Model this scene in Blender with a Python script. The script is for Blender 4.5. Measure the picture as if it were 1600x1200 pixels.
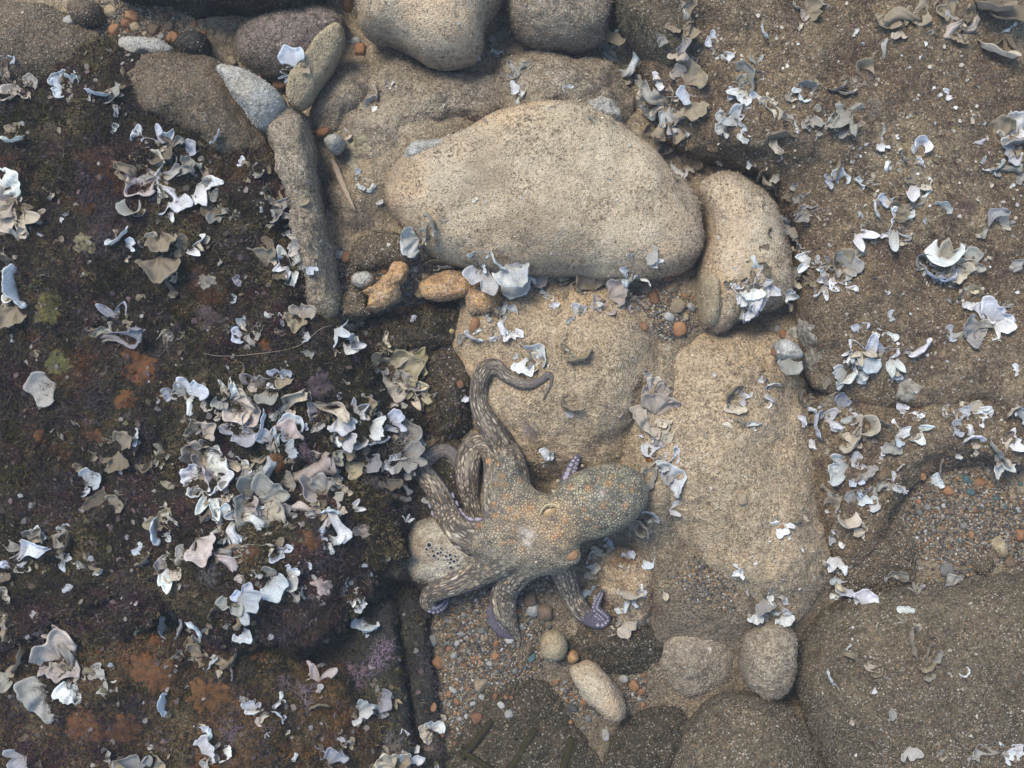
import bpy, math, random
import numpy as np
from mathutils import Vector, Matrix, Euler
from mathutils.bvhtree import BVHTree

for _o in list(bpy.data.objects):
    bpy.data.objects.remove(_o)
SC = bpy.context.scene
COL = SC.collection

# ------------------------------------------------------------------ camera
CAM_H = 1.9                       # metres above the mean rock level, looking straight down
cam_data = bpy.data.cameras.new('camera')
cam_data.sensor_fit = 'HORIZONTAL'
cam_data.angle = 2 * math.atan(0.8 / CAM_H)
cam_data.clip_start = 0.01
cam_data.clip_end = 60
cam = bpy.data.objects.new('camera', cam_data)
cam.location = (0, 0, CAM_H)
cam.rotation_euler = (0, 0, 0)
COL.objects.link(cam)
SC.camera = cam

# ------------------------------------------------------------------ daylight
SUN_EL = math.radians(58)
SUN_AZ = math.radians(128)        # direction towards the sun, counter-clockwise from +X (upper left)
world = bpy.data.worlds.new('World')
SC.world = world
world.use_nodes = True
nt = world.node_tree
nt.nodes.clear()
w_out = nt.nodes.new('ShaderNodeOutputWorld')
w_bg = nt.nodes.new('ShaderNodeBackground')
w_sky = nt.nodes.new('ShaderNodeTexSky')
w_sky.sky_type = 'NISHITA'
w_sky.sun_disc = False
w_sky.sun_elevation = SUN_EL
w_sky.sun_rotation = math.pi / 2 - SUN_AZ
w_bg.inputs['Strength'].default_value = 0.115
nt.links.new(w_sky.outputs[0], w_bg.inputs['Color'])
nt.links.new(w_bg.outputs[0], w_out.inputs['Surface'])
sun_data = bpy.data.lights.new('sun', 'SUN')
sun_data.energy = 1.5
sun_data.angle = math.radians(22)
sun_data.color = (1.0, 0.93, 0.80)
sun = bpy.data.objects.new('sun', sun_data)
sv = Vector((math.cos(SUN_EL) * math.cos(SUN_AZ), math.cos(SUN_EL) * math.sin(SUN_AZ), math.sin(SUN_EL)))
sun.rotation_euler = sv.to_track_quat('Z', 'Y').to_euler()
sun.location = sv * 5
COL.objects.link(sun)
SC.view_settings.view_transform = 'Standard'
SC.view_settings.look = 'None'
SC.view_settings.gamma = 1
SC.view_settings.use_curve_mapping = False
SC.view_settings.exposure = 1.5

# ------------------------------------------------------------------ helpers
RNG = np.random.default_rng(7)
random.seed(11)


def P(px, py, z=0.0):
    """point of the photograph (1600 x 1200) on the level z"""
    k = (CAM_H - z) / CAM_H
    return np.array([(px - 800) / 1000 * k, (600 - py) / 1000 * k, z])


def tag(o, label=None, cat=None, group=None, kind=None):
    if label: o['label'] = label
    if cat: o['category'] = cat
    if group: o['group'] = group
    if kind: o['kind'] = kind
    return o


def empty(name, loc):
    o = bpy.data.objects.new(name, None)
    o.empty_display_size = 0.02
    o.location = tuple(float(c) for c in loc)
    COL.objects.link(o)
    return o


def mesh_np(name, verts, faces, smooth=True, mat=None):
    """verts (n,3), faces (m,k) numpy arrays of one face size"""
    verts = np.asarray(verts, np.float32)
    faces = np.asarray(faces, np.int32)
    me = bpy.data.meshes.new(name)
    m, k = faces.shape
    me.vertices.add(len(verts))
    me.vertices.foreach_set('co', verts.ravel())
    me.loops.add(m * k)
    me.loops.foreach_set('vertex_index', faces.ravel())
    me.polygons.add(m)
    me.polygons.foreach_set('loop_start', np.arange(0, m * k, k, dtype=np.int32))
    me.update(calc_edges=True)
    me.validate()
    if smooth:
        me.polygons.foreach_set('use_smooth', np.ones(len(me.polygons), bool))
    if mat:
        me.materials.append(mat)
    return me


def add(name, me, parent=None, loc=(0, 0, 0)):
    o = bpy.data.objects.new(name, me)
    o.location = tuple(float(c) for c in loc)
    COL.objects.link(o)
    if parent is not None:
        o.parent = parent
    return o


def set_attr(me, name, arr):
    """vector / colour point attribute"""
    arr = np.asarray(arr, np.float32)
    if arr.shape[1] == 3:
        a = me.attributes.new(name, 'FLOAT_VECTOR', 'POINT')
        a.data.foreach_set('vector', arr.ravel())
    else:
        a = me.attributes.new(name, 'FLOAT_COLOR', 'POINT')
        a.data.foreach_set('color', arr.ravel())


_perm = np.random.default_rng(3).permutation(256).astype(np.int64)
_perm = np.concatenate([_perm, _perm, _perm])
_grad = np.random.default_rng(4).normal(size=(256, 3))
_grad /= np.linalg.norm(_grad, axis=1)[:, None]


def perlin(p):
    p = np.asarray(p, float)
    i = np.floor(p).astype(np.int64)
    f = p - i
    u = f * f * f * (f * (f * 6 - 15) + 10)
    i &= 255
    out = 0
    for dx in (0, 1):
        wx = u[:, 0] if dx else 1 - u[:, 0]
        for dy in (0, 1):
            wy = u[:, 1] if dy else 1 - u[:, 1]
            for dz in (0, 1):
                wz = u[:, 2] if dz else 1 - u[:, 2]
                h = _perm[_perm[_perm[(i[:, 0] + dx) & 255] + ((i[:, 1] + dy) & 255)] + ((i[:, 2] + dz) & 255)]
                g = _grad[h]
                d = g[:, 0] * (f[:, 0] - dx) + g[:, 1] * (f[:, 1] - dy) + g[:, 2] * (f[:, 2] - dz)
                out = out + wx * wy * wz * d
    return out


def fbm(p, freq, octaves=4, gain=0.5, seed=0):
    out = 0
    a = 1.0
    q = np.asarray(p, float) * freq + seed * 13.37
    for _ in range(octaves):
        out = out + a * perlin(q)
        q = q * 2.03 + 5.1
        a *= gain
    return out


def vnormals(v, f):
    n = np.zeros_like(v)
    a, b, c = v[f[:, 0]], v[f[:, 1]], v[f[:, 2]]
    fn = np.cross(b - a, c - a)
    for k in range(f.shape[1]):
        np.add.at(n, f[:, k], fn)
    return n / (np.linalg.norm(n, axis=1)[:, None] + 1e-12)


def smooth_closed(pts, m):
    """closed Catmull-Rom through pts, m points equally spaced"""
    pts = np.asarray(pts, float)
    n = len(pts)
    out = []
    for i in range(n):
        p0, p1, p2, p3 = pts[i - 1], pts[i], pts[(i + 1) % n], pts[(i + 2) % n]
        t = np.linspace(0, 1, 24, endpoint=False)[:, None]
        out.append(0.5 * (2 * p1 + (p2 - p0) * t + (2 * p0 - 5 * p1 + 4 * p2 - p3) * t ** 2 + (3 * p1 - p0 - 3 * p2 + p3) * t ** 3))
    c = np.concatenate(out)
    d = np.concatenate([[0], np.cumsum(np.linalg.norm(np.diff(np.vstack([c, c[:1]]), axis=0), axis=1))])
    s = np.linspace(0, d[-1], m, endpoint=False)
    cc = np.vstack([c, c[:1]])
    return np.stack([np.interp(s, d, cc[:, k]) for k in range(cc.shape[1])], 1)


def smooth_open(pts, m):
    pts = np.asarray(pts, float)
    pp = np.vstack([2 * pts[0] - pts[1], pts, 2 * pts[-1] - pts[-2]])
    out = []
    for i in range(1, len(pp) - 2):
        p0, p1, p2, p3 = pp[i - 1], pp[i], pp[i + 1], pp[i + 2]
        t = np.linspace(0, 1, 16, endpoint=False)[:, None]
        out.append(0.5 * (2 * p1 + (p2 - p0) * t + (2 * p0 - 5 * p1 + 4 * p2 - p3) * t ** 2 + (3 * p1 - p0 - 3 * p2 + p3) * t ** 3))
    out.append(pts[-1:])
    c = np.concatenate(out)
    d = np.concatenate([[0], np.cumsum(np.linalg.norm(np.diff(c[:, :2], axis=0), axis=1))])
    s = np.linspace(0, d[-1], m)
    return np.stack([np.interp(s, d, c[:, k]) for k in range(c.shape[1])], 1)


# ------------------------------------------------------------------ materials
class NT:
    def __init__(self, name):
        self.mat = bpy.data.materials.new(name)
        self.mat.use_nodes = True
        self.t = self.mat.node_tree
        self.b = self.t.nodes['Principled BSDF']

    def n(self, typ, **kw):
        nd = self.t.nodes.new(typ)
        for k, v in kw.items():
            if k.startswith('i_'):
                key = k[2:].replace('_', ' ')
                s = next((q for q in nd.inputs if q.name == key), None)
                self.put(s, v)
            else:
                setattr(nd, k, v)
        return nd

    def put(self, sock, v):
        if hasattr(v, 'is_output') or isinstance(v, bpy.types.NodeSocket):
            self.t.links.new(v, sock)
        elif isinstance(v, tuple) and len(v) == 3 and sock.type == 'RGBA':
            sock.default_value = (*v, 1)
        else:
            sock.default_value = v

    def coord(self):
        return self.n('ShaderNodeNewGeometry').outputs['Position']

    def mapped(self, vec, scale, loc=(0, 0, 0)):
        m = self.n('ShaderNodeMapping')
        self.put(m.inputs['Vector'], vec)
        m.inputs['Scale'].default_value = scale
        m.inputs['Location'].default_value = loc
        return m.outputs[0]

    def noise(self, vec, scale, detail=4, rough=0.55, dist=0.0):
        return self.n('ShaderNodeTexNoise', i_Vector=vec, i_Scale=scale, i_Detail=detail, i_Roughness=rough, i_Distortion=dist).outputs['Fac']

    def voro(self, vec, scale, feature='F1', rnd=1.0):
        return self.n('ShaderNodeTexVoronoi', feature=feature, i_Vector=vec, i_Scale=scale, i_Randomness=rnd)

    def ramp(self, fac, stops, interp='LINEAR'):
        r = self.n('ShaderNodeValToRGB')
        self.put(r.inputs[0], fac)
        r.color_ramp.interpolation = interp
        e = r.color_ramp.elements
        while len(e) < len(stops):
            e.new(0.5)
        for el, (p, c) in zip(e, stops):
            el.position = p
            el.color = (*c, 1) if isinstance(c, tuple) else (c, c, c, 1)
        return r.outputs[0]

    def mix(self, fac, a, b, mode='MIX'):
        m = self.n('ShaderNodeMix', data_type='RGBA', blend_type=mode)
        self.put(m.inputs[0], fac)
        self.put(m.inputs[6], a)
        self.put(m.inputs[7], b)
        return m.outputs[2]

    def math(self, op, a, b=0.0, clamp=False):
        m = self.n('ShaderNodeMath', operation=op, use_clamp=clamp)
        self.put(m.inputs[0], a)
        self.put(m.inputs[1], b)
        return m.outputs[0]

    def attr(self, name):
        return self.n('ShaderNodeAttribute', attribute_name=name)

    def bump(self, height, strength, dist, normal=None):
        b = self.n('ShaderNodeBump')
        b.inputs['Strength'].default_value = strength
        b.inputs['Distance'].default_value = dist
        self.put(b.inputs['Height'], height)
        if normal is not None:
            self.put(b.inputs['Normal'], normal)
        return b.outputs[0]

    def done(self, color, rough=0.9, normal=None, spec=0.2):
        self.put(self.b.inputs['Base Color'], color)
        self.put(self.b.inputs['Roughness'], rough)
        self.b.inputs['Specular IOR Level'].default_value = spec
        if normal is not None:
            self.put(self.b.inputs['Normal'], normal)
        return self.mat


def sediment_mat(name, light, mid, dark, speck=0.5, patches=None, patch_scale=6, pale=(0.5, 0.46, 0.38), rust=(0.3, 0.15, 0.06), rust_amt=0.035, film_amt=0.6, film_y=None):
    """silt-coated stone: large tonal patches, mottling, grain-sized speckles"""
    m = NT(name)
    p = m.coord()
    big = m.noise(p, 5.5, 5, 0.6)
    med = m.noise(p, 34, 5, 0.65)
    fine = m.noise(p, 210, 3, 0.6)
    c = m.ramp(big, [(0.34, mid), (0.62, light)])
    c2 = m.ramp(med, [(0.33, dark), (0.5, mid), (0.7, light)])
    c = m.mix(0.55, c, c2)
    if patches:
        for k, (col, sc, lo, hi, amt) in enumerate(patches):
            f = m.noise(m.mapped(p, (1, 1, 1), (k * 3.1 + 1, k * 1.7, 0)), sc, 4, 0.6)
            f = m.ramp(f, [(lo, 0.0), (hi, 1.0)])
            c = m.mix(m.math('MULTIPLY', f, amt), c, col)
    # grains: one tint per cell
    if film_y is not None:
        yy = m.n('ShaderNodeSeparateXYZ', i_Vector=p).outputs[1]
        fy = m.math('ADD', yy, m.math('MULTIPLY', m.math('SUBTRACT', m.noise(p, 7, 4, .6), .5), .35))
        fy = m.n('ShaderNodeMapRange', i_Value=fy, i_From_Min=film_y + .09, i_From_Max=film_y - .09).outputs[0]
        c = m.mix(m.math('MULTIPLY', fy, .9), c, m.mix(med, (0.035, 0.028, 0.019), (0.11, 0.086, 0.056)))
    v = m.voro(p, 430)
    rnd = m.n('ShaderNodeSeparateColor', i_Color=v.outputs['Color']).outputs[0]
    grain = m.ramp(rnd, [(0.0, dark), (0.26, mid), (0.55, light), (0.86, mid), (1 - rust_amt - 0.05, pale), (1 - rust_amt, rust)], 'CONSTANT')
    gmask = m.ramp(m.noise(p, 22, 3, 0.5), [(0.35, speck * 0.45), (0.65, speck)])
    c = m.mix(gmask, c, grain)
    # dark pits between grains, and clumps of darker film
    c = m.mix(m.ramp(fine, [(0.34, 0.6), (0.5, 0.0)]), c, dark)
    film = m.noise(m.mapped(p, (1, 1, 1), (7.7, 2.2, 0)), 75, 5, 0.7)
    c = m.mix(m.ramp(film, [(0.36, film_amt), (0.52, 0.0)]), c, dark)
    h = m.math('ADD', m.math('MULTIPLY', fine, 0.8), m.math('MULTIPLY', v.outputs['Distance'], -0.6))
    h = m.math('ADD', h, m.math('MULTIPLY', med, 2.2))
    nrm = m.bump(h, 0.75, 0.0035)
    return m.done(c, 0.92, nrm, 0.12)


def tint_mat(name, rough=0.85, spec=0.15, noise_sc=300, amount=0.25, trans=0.0):
    """colour from the point attribute tint"""
    m = NT(name)
    c = m.attr('tint').outputs['Color']
    f = m.noise(m.coord(), noise_sc, 2)
    c = m.mix(m.math('MULTIPLY', m.ramp(f, [(0.3, 1.0), (0.6, 0.0)]), amount), c, (0.03, 0.025, 0.02))
    return m.done(c, rough, None, spec)


M = {}
M['boulder'] = sediment_mat('pale_silt_stone', (0.50, 0.42, 0.295), (0.40, 0.32, 0.21), (0.22, 0.17, 0.108), 0.28,
                            [((0.55, 0.36, 0.195), 4.2, 0.43, 0.58, 0.9), ((0.2, 0.145, 0.09), 6.5, 0.5, 0.62, 0.75), ((0.36, 0.325, 0.25), 4.0, 0.5, 0.65, 0.4)], film_amt=0.26)
M['mound'] = sediment_mat('tan_silt_stone', (0.49, 0.385, 0.245), (0.33, 0.25, 0.155), (0.10, 0.075, 0.048), 0.55,
                          [((0.47, 0.33, 0.19), 6.0, 0.48, 0.64, 0.7), ((0.13, 0.1, 0.06), 8.0, 0.52, 0.7, 0.7)], film_amt=0.4)
M['rubble'] = sediment_mat('rubble_silt', (0.36, 0.3, 0.215), (0.22, 0.18, 0.125), (0.085, 0.068, 0.048), 0.6,
                           [((0.42, 0.35, 0.2), 12.0, 0.58, 0.7, 0.5), ((0.1, 0.095, 0.04), 9.0, 0.6, 0.72, 0.5)])
M['brown'] = sediment_mat('brown_turf_stone', (0.225, 0.165, 0.098), (0.115, 0.084, 0.05), (0.032, 0.024, 0.015), 0.6,
                          [((0.14, 0.085, 0.05), 7.0, 0.48, 0.64, 0.65), ((0.33, 0.26, 0.16), 5.0, 0.48, 0.66, 0.7), ((0.05, 0.045, 0.028), 6.0, 0.6, 0.72, 0.7)])
M['grey'] = sediment_mat('grey_brown_stone', (0.165, 0.126, 0.078), (0.09, 0.069, 0.043), (0.027, 0.021, 0.014), 0.6,
                         [((0.07, 0.066, 0.036), 8.0, 0.5, 0.68, 0.65), ((0.2, 0.165, 0.11), 5.0, 0.5, 0.7, 0.5), ((0.07, 0.055, 0.04), 17.0, 0.52, 0.66, 0.6)])  # albedo lowered to carry the light's fall-off towards the lower right
DARK_PATCH = [((0.042, 0.014, 0.019), 9.0, 0.46, 0.6, 0.85), ((0.030, 0.027, 0.006), 7.0, 0.5, 0.63, 0.8),
              ((0.085, 0.028, 0.006), 7.5, 0.56, 0.67, 0.75), ((0.13, 0.10, 0.055), 8.0, 0.58, 0.72, 0.7), ((0.07, 0.055, 0.058), 15.0, 0.58, 0.72, 0.5)]
M['dark'] = sediment_mat('dimmed_overgrown_stone', (0.036, 0.028, 0.017), (0.015, 0.011, 0.008), (0.004, 0.003, 0.003), 0.5,
                         DARK_PATCH, pale=(0.12, 0.095, 0.055), rust_amt=0.02, film_amt=0.85)  # algae-dark albedo, with the left side's light fall-off also put into it
M['rusty_dark'] = sediment_mat('rust_overgrown_stone', (0.085, 0.05, 0.022), (0.035, 0.023, 0.012), (0.009, 0.007, 0.005), 0.5,
                         [((0.15, 0.05, 0.01), 8.0, 0.52, 0.66, 0.8), ((0.05, 0.046, 0.012), 8.0, 0.52, 0.66, 0.8), ((0.17, 0.13, 0.07), 9.0, 0.56, 0.7, 0.7)],
                         pale=(0.16, 0.13, 0.08), rust_amt=0.08, film_amt=0.8)  # rusty growth; the dim light of the left side is in this tone too
M['leftsand'] = sediment_mat('dim_sand_stone', (0.19, 0.15, 0.1), (0.115, 0.088, 0.058), (0.05, 0.038, 0.027), 0.6,
                             [((0.06, 0.05, 0.03), 6.0, 0.55, 0.7, 0.6)], pale=(0.36, 0.32, 0.24))  # sand darkened in colour to carry the weaker light at upper left
M['crevice'] = sediment_mat('shade_toned_turf_stone', (0.11, 0.085, 0.055), (0.055, 0.042, 0.028), (0.016, 0.013, 0.009), 0.6,
                         [((0.03, 0.026, 0.016), 8.0, 0.48, 0.64, 0.8)], rust_amt=0.03, film_amt=0.8)  # dark turf brown; the recesses' shade is put into this tone too
M['slate'] = sediment_mat('dark_slate', (0.055, 0.051, 0.04), (0.03, 0.028, 0.023), (0.012, 0.011, 0.01), 0.4, pale=(0.2, 0.18, 0.14), rust_amt=0.01)
M['white_stone'] = sediment_mat('whitish_stone', (0.47, 0.455, 0.4), (0.34, 0.325, 0.28), (0.13, 0.12, 0.095), 0.3,
                             [((0.24, 0.2, 0.15), 14.0, 0.5, 0.66, 0.6)], rust_amt=0.02)
M['cream_stone'] = sediment_mat('cream_stone', (0.58, 0.53, 0.40), (0.45, 0.40, 0.29), (0.14, 0.11, 0.07), 0.3,
                             [((0.17, 0.115, 0.07), 11.0, 0.45, 0.62, 0.85)], rust_amt=0.02)
M['yellow_stone'] = sediment_mat('yellowish_stone', (0.42, 0.34, 0.21), (0.3, 0.245, 0.15), (0.17, 0.13, 0.08), 0.3, rust_amt=0.02)
M['rust_stone'] = sediment_mat('rusty_stone', (0.52, 0.36, 0.19), (0.4, 0.22, 0.09), (0.13, 0.07, 0.035), 0.35,
                               [((0.5, 0.42, 0.3), 25.0, 0.5, 0.65, 0.7)])
M['pink_stone'] = sediment_mat('pinkish_stone', (0.27, 0.22, 0.19), (0.17, 0.135, 0.115), (0.07, 0.055, 0.048), 0.5)
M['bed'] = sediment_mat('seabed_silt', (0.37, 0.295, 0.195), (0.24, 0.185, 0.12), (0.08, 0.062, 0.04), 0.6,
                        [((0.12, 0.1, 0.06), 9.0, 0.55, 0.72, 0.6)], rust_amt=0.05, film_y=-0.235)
M['tint'] = tint_mat('grain_and_turf')
# ------------------------------------------------------------------ seabed
DIPS = [  # px, py, sigma px, dz
    (650, 590, 70, -0.06), (700, 520, 45, -0.05), (625, 960, 30, -0.07), (630, 1060, 30, -0.05), (560, 970, 40, -0.05),
    (1040, 485, 60, 0.05), (820, 830, 70, 0.05), (1490, 815, 110, 0.03), (600, 440, 70, 0.05), (210, 45, 90, 0.03), (770, 1010, 90, 0.012), (1110, 920, 70, 0.035),
    (505, 300, 22, -0.04), (1255, 1080, 30, -0.05), (845, 765, 25, -0.05), (1018, 620, 45, 0.085), (1030, 740, 45, 0.07), (1000, 800, 40, 0.05), (1240, 530, 30, 0.06), (1265, 680, 25, 0.05), (1150, 940, 60, 0.03), (900, 445, 60, 0.04), (1030, 900, 50, 0.03),
    (620, 250, 60, 0.06), (700, 220, 60, 0.06), (560, 300, 30, 0.03), (990, 230, 30, 0.05), (1500, 900, 120, 0.02)]


def bed_z(x, y):
    p = np.stack([x, y, np.zeros_like(x)], 1)
    z = -0.062 + 0.018 * fbm(p, 5, 3) + 0.004 * fbm(p, 40, 3, seed=2)
    for px, py, s, dz in DIPS:
        c = P(px, py, -0.05)
        z = z + dz * np.exp(-((x - c[0]) ** 2 + (y - c[1]) ** 2) / (2 * (s / 1000) ** 2))
    return z


def axis(lo, hi, step, far):
    a = np.arange(lo, hi, step)
    t = np.geomspace(step * 2, far, 18)
    return np.concatenate([lo - t[::-1], a, hi + t])


gx, gy = axis(-0.95, 0.95, 0.006, 5), axis(-0.75, 0.75, 0.006, 5)
X, Y = np.meshgrid(gx, gy)
Z = bed_z(X.ravel(), Y.ravel())
bv = np.stack([X.ravel(), Y.ravel(), Z], 1)
nx, ny = len(gx), len(gy)
ii = (np.arange(ny - 1)[:, None] * nx + np.arange(nx - 1)[None]).ravel()
bf = np.stack([ii, ii + 1, ii + nx + 1, ii + nx], 1)
seabed = add('seabed', mesh_np('seabed', bv, bf, mat=M['bed']))
tag(seabed, kind='structure')

BV, BF, BOFF = [bv], [np.vstack([bf[:, [0, 1, 2]], bf[:, [0, 2, 3]]])], len(bv)
ROCKS = []      # (object, verts, tris, dict)


def rock(name, label, poly, h, base, mat, n=2.4, rough=0.006, freq=14, seed=0, res=0.005, depth=0.07, centre=None, lumps=0.0,
         cat='rock', tilt=(0, 0), grains=1.0, turf=1.0, tcol='tan', group=None, edge=0.0, pits=None, soft=0.0):
    """a solid stone: outline at its widest level, superelliptic crown, undercut base"""
    global BOFF
    pts = np.array([P(a, b, base)[:2] for a, b in poly])
    per = np.linalg.norm(np.diff(np.vstack([pts, pts[:1]]), axis=0), axis=1).sum()
    m = int(min(620, max(40, per / res)))
    c2 = smooth_closed(pts, m)
    cen = np.array(P(*centre, base)[:2]) if centre else c2.mean(0)
    rad = np.linalg.norm(c2 - cen, axis=1)
    nr = int(min(130, max(12, rad.mean() / res)))
    u = np.linspace(0, 1, nr + 1)[1:]
    rho = 0.55 * u + 0.45 * (1 - (1 - u) ** 2.6)
    rho[-1] = 1.0
    zz = h * np.maximum(0, 1 - rho ** n) ** (1 / n)
    nl = 7
    vl = np.linspace(0, 1, nl + 1)[1:]
    rho_all = np.concatenate([rho, 1 - 0.3 * vl ** 1.6])
    z_all = np.concatenate([zz, -depth * vl])
    if soft:      # silt banked up round the foot
        zs = h * np.cos(np.pi / 2 * np.minimum(rho, 1)) ** 0.9
        zz = zz * (1 - soft) + zs * soft
        rho_out = 1 + 0.16 * soft * np.minimum(1, vl * 2)
        rho_out[vl > .75] = 0.9
        rho_all = np.concatenate([rho, rho_out])
        z_all = np.concatenate([zz, np.where(vl > .75, -depth, -depth * np.minimum(1, vl * 1.4) ** 1.2 * .9)])
    ring = cen[None, None] + (c2 - cen)[None] * rho_all[:, None, None]
    V = np.zeros((len(rho_all), m, 3))
    V[:, :, :2] = ring
    V[:, :, 2] = base + z_all[:, None]
    V = V.reshape(-1, 3)
    top = np.array([[cen[0], cen[1], base + h]])
    bot = np.array([[cen[0], cen[1], base - depth]])
    v = np.vstack([V, top, bot])
    K = len(rho_all)
    r = np.arange(K - 1)[:, None] * m
    j = np.arange(m)[None]
    j2 = (j + 1) % m
    a, b, c, d = (r + j).ravel(), (r + j2).ravel(), (r + m + j2).ravel(), (r + m + j).ravel()
    area = np.cross(c2[0] - cen, c2[1] - cen)
    tri = np.vstack([np.stack([a, d, c], 1), np.stack([a, c, b], 1)])
    it, ib = K * m, K * m + 1
    jj = np.arange(m)
    tri = np.vstack([tri, np.stack([np.full(m, it), jj, (jj + 1) % m], 1),
                     np.stack([np.full(m, ib), (K - 1) * m + (jj + 1) % m, (K - 1) * m + jj], 1)])
    if area < 0:
        tri = tri[:, ::-1]
    nrm = vnormals(v, tri)
    off = rough * (fbm(v, freq, 5, 0.55, seed) + 0.0)
    if pits is None:
        pits = {'dark': 0.009, 'brown': 0.0055, 'rubble': 0.006, 'mound': 0.0035, 'leftsand': 0.005, 'grey': 0.0028}.get(mat, 0.0012)
    off = off + pits * fbm(v, 42, 4, 0.6, seed + 3) * np.clip(0.6 + 1.6 * fbm(v, 9, 2, 0.5, seed + 4), 0, 1.6)
    if lumps:
        off = off + lumps * fbm(v, freq * 0.35, 3, 0.5, seed + 5)
    if edge:   # ragged outline
        off = off + edge * np.abs(fbm(v, freq * 1.8, 4, 0.6, seed + 9)) * (1 - nrm[:, 2] ** 2)
    v = v + nrm * off[:, None]
    v[:, 2] += (v[:, 0] - cen[0]) * tilt[0] + (v[:, 1] - cen[1]) * tilt[1]
    loc = np.array([cen[0], cen[1], base - depth * 0.5])
    t = empty(name, loc)
    tag(t, label, cat, group)
    me = mesh_np(name, v - loc, tri, mat=M[mat])
    body = add('stone', me, t)
    BV.append(v)
    BF.append(tri + BOFF)
    BOFF += len(v)
    ROCKS.append((t, loc, v, tri, dict(grains=grains, turf=turf, tcol=tcol)))
    return t


# --- left side
rock('rock', 'dim sandy brown rock in the top left corner', [(-80, 15), (60, 8), (130, 35), (175, 75), (190, 110), (165, 140), (110, 155), (-80, 170)],
     0.09, -0.05, 'leftsand', 2.2, 0.008, 16, 1, soft=0.5)
rock('rock', 'large dark rock overgrown with algae along the left side',
     [(195, 95), (250, 88), (330, 98), (385, 140), (425, 205), (450, 290), (470, 390), (492, 470), (520, 520), (572, 570), (610, 625), (640, 680),
      (625, 745), (560, 780), (440, 800), (280, 790), (80, 780), (-110, 750), (-110, 160), (60, 130)],
     0.12, -0.05, 'dark', 3.0, 0.022, 11, 2, 0.0055, 0.09, (250, 440), 0.06, tcol='dark', edge=0.035)
rock('rock', 'sandy brown hump at the upper edge of the dark left rock',
     [(180, 105), (230, 84), (320, 90), (380, 125), (425, 190), (440, 250), (400, 290), (330, 250), (250, 205), (190, 190), (165, 150)],
     0.095, -0.012, 'leftsand', 2.3, 0.009, 16, 3, tcol='leftsand', soft=0.6)
rock('rock', 'dark brown rock with ragged overhanging right edge at lower left',
     [(-110, 700), (120, 690), (330, 700), (480, 760), (560, 770), (605, 775), (626, 820), (622, 872), (600, 905), (562, 960), (520, 985), (440, 990), (370, 960), (290, 935), (230, 965), (150, 1010), (60, 985), (-110, 1030)],
     0.125, -0.03, 'dark', 3.4, 0.02, 13, 4, 0.005, 0.09, (300, 870), 0.045, tcol='dark', edge=0.04)
rock('rock', 'rust stained dark rock in the bottom left corner',
     [(-110, 920), (120, 920), (300, 940), (420, 985), (510, 1020), (560, 1050), (590, 1095), (600, 1150), (612, 1270), (-110, 1280)],
     0.14, -0.05, 'rusty_dark', 2.6, 0.022, 12, 5, 0.005, 0.08, (260, 1120), 0.04, tcol='dark', edge=0.02)
rock('rock', 'straight edged dark slab under the pink tufts at lower left',
     [(545, 985), (600, 940), (618, 965), (632, 1060), (646, 1140), (655, 1270), (560, 1270), (545, 1130)], 0.055, -0.06, 'slate', 5, 0.006, 20, 6, tcol='dark', turf=0.7, edge=0.012)
rock('rock', 'narrow dark stone bar along the crevice left of the gravel',
     [(628, 915), (660, 935), (668, 985), (678, 1060), (690, 1140), (700, 1270), (668, 1270), (655, 1140), (642, 1050), (630, 980)], 0.035, -0.075, 'slate', 4, 0.007, 20, 7, tcol='dark', turf=0.9, edge=0.012)
rock('slab', 'long upright grey brown slab beside the dark left rock',
     [(428, 182), (452, 172), (480, 182), (492, 225), (505, 290), (515, 360), (526, 440), (530, 490), (505, 500), (490, 440), (472, 370), (455, 290), (438, 235)],
     0.105, -0.03, 'rubble', 3.2, 0.008, 22, 8, 0.004, 0.08, (478, 320), tcol='grey', turf=0.8, lumps=0.014)
rock('rock', 'whitish stone wedged at the head of the long slab',
     [(345, 112), (375, 112), (410, 125), (440, 150), (448, 172), (432, 205), (410, 205), (390, 185), (365, 150)], 0.07, 0.025, 'white_stone', 2.6, 0.006, 25, 9, 0.003, turf=0.2, tcol='pale')
rock('slab', 'leaning yellowish flat slab at the upper left of the boulder',
     [(450, 160), (455, 130), (475, 98), (500, 64), (522, 42), (536, 42), (537, 62), (522, 95), (500, 130), (482, 158), (466, 172)], 0.03, 0.02, 'yellow_stone', 5, 0.002, 30, 10, 0.003, 0.05, turf=0.1, tilt=(-0.5, 0.3))
rock('rock', 'dark olive rock on the top edge above the orange pebbles',
     [(190, -90), (190, 0), (260, 12), (330, 28), (420, 24), (500, 10), (520, -90)], 0.12, -0.04, 'dark', 3, 0.01, 14, 11, tcol='olive')
rock('rock', 'pinkish grey rock below the dark top rock',
     [(372, 60), (400, 35), (460, 20), (510, 18), (545, 40), (530, 75), (505, 100), (480, 125), (440, 130), (400, 118), (375, 95)], 0.07, -0.055, 'pink_stone', 2.5, 0.006, 20, 12, tcol='grey')
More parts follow.
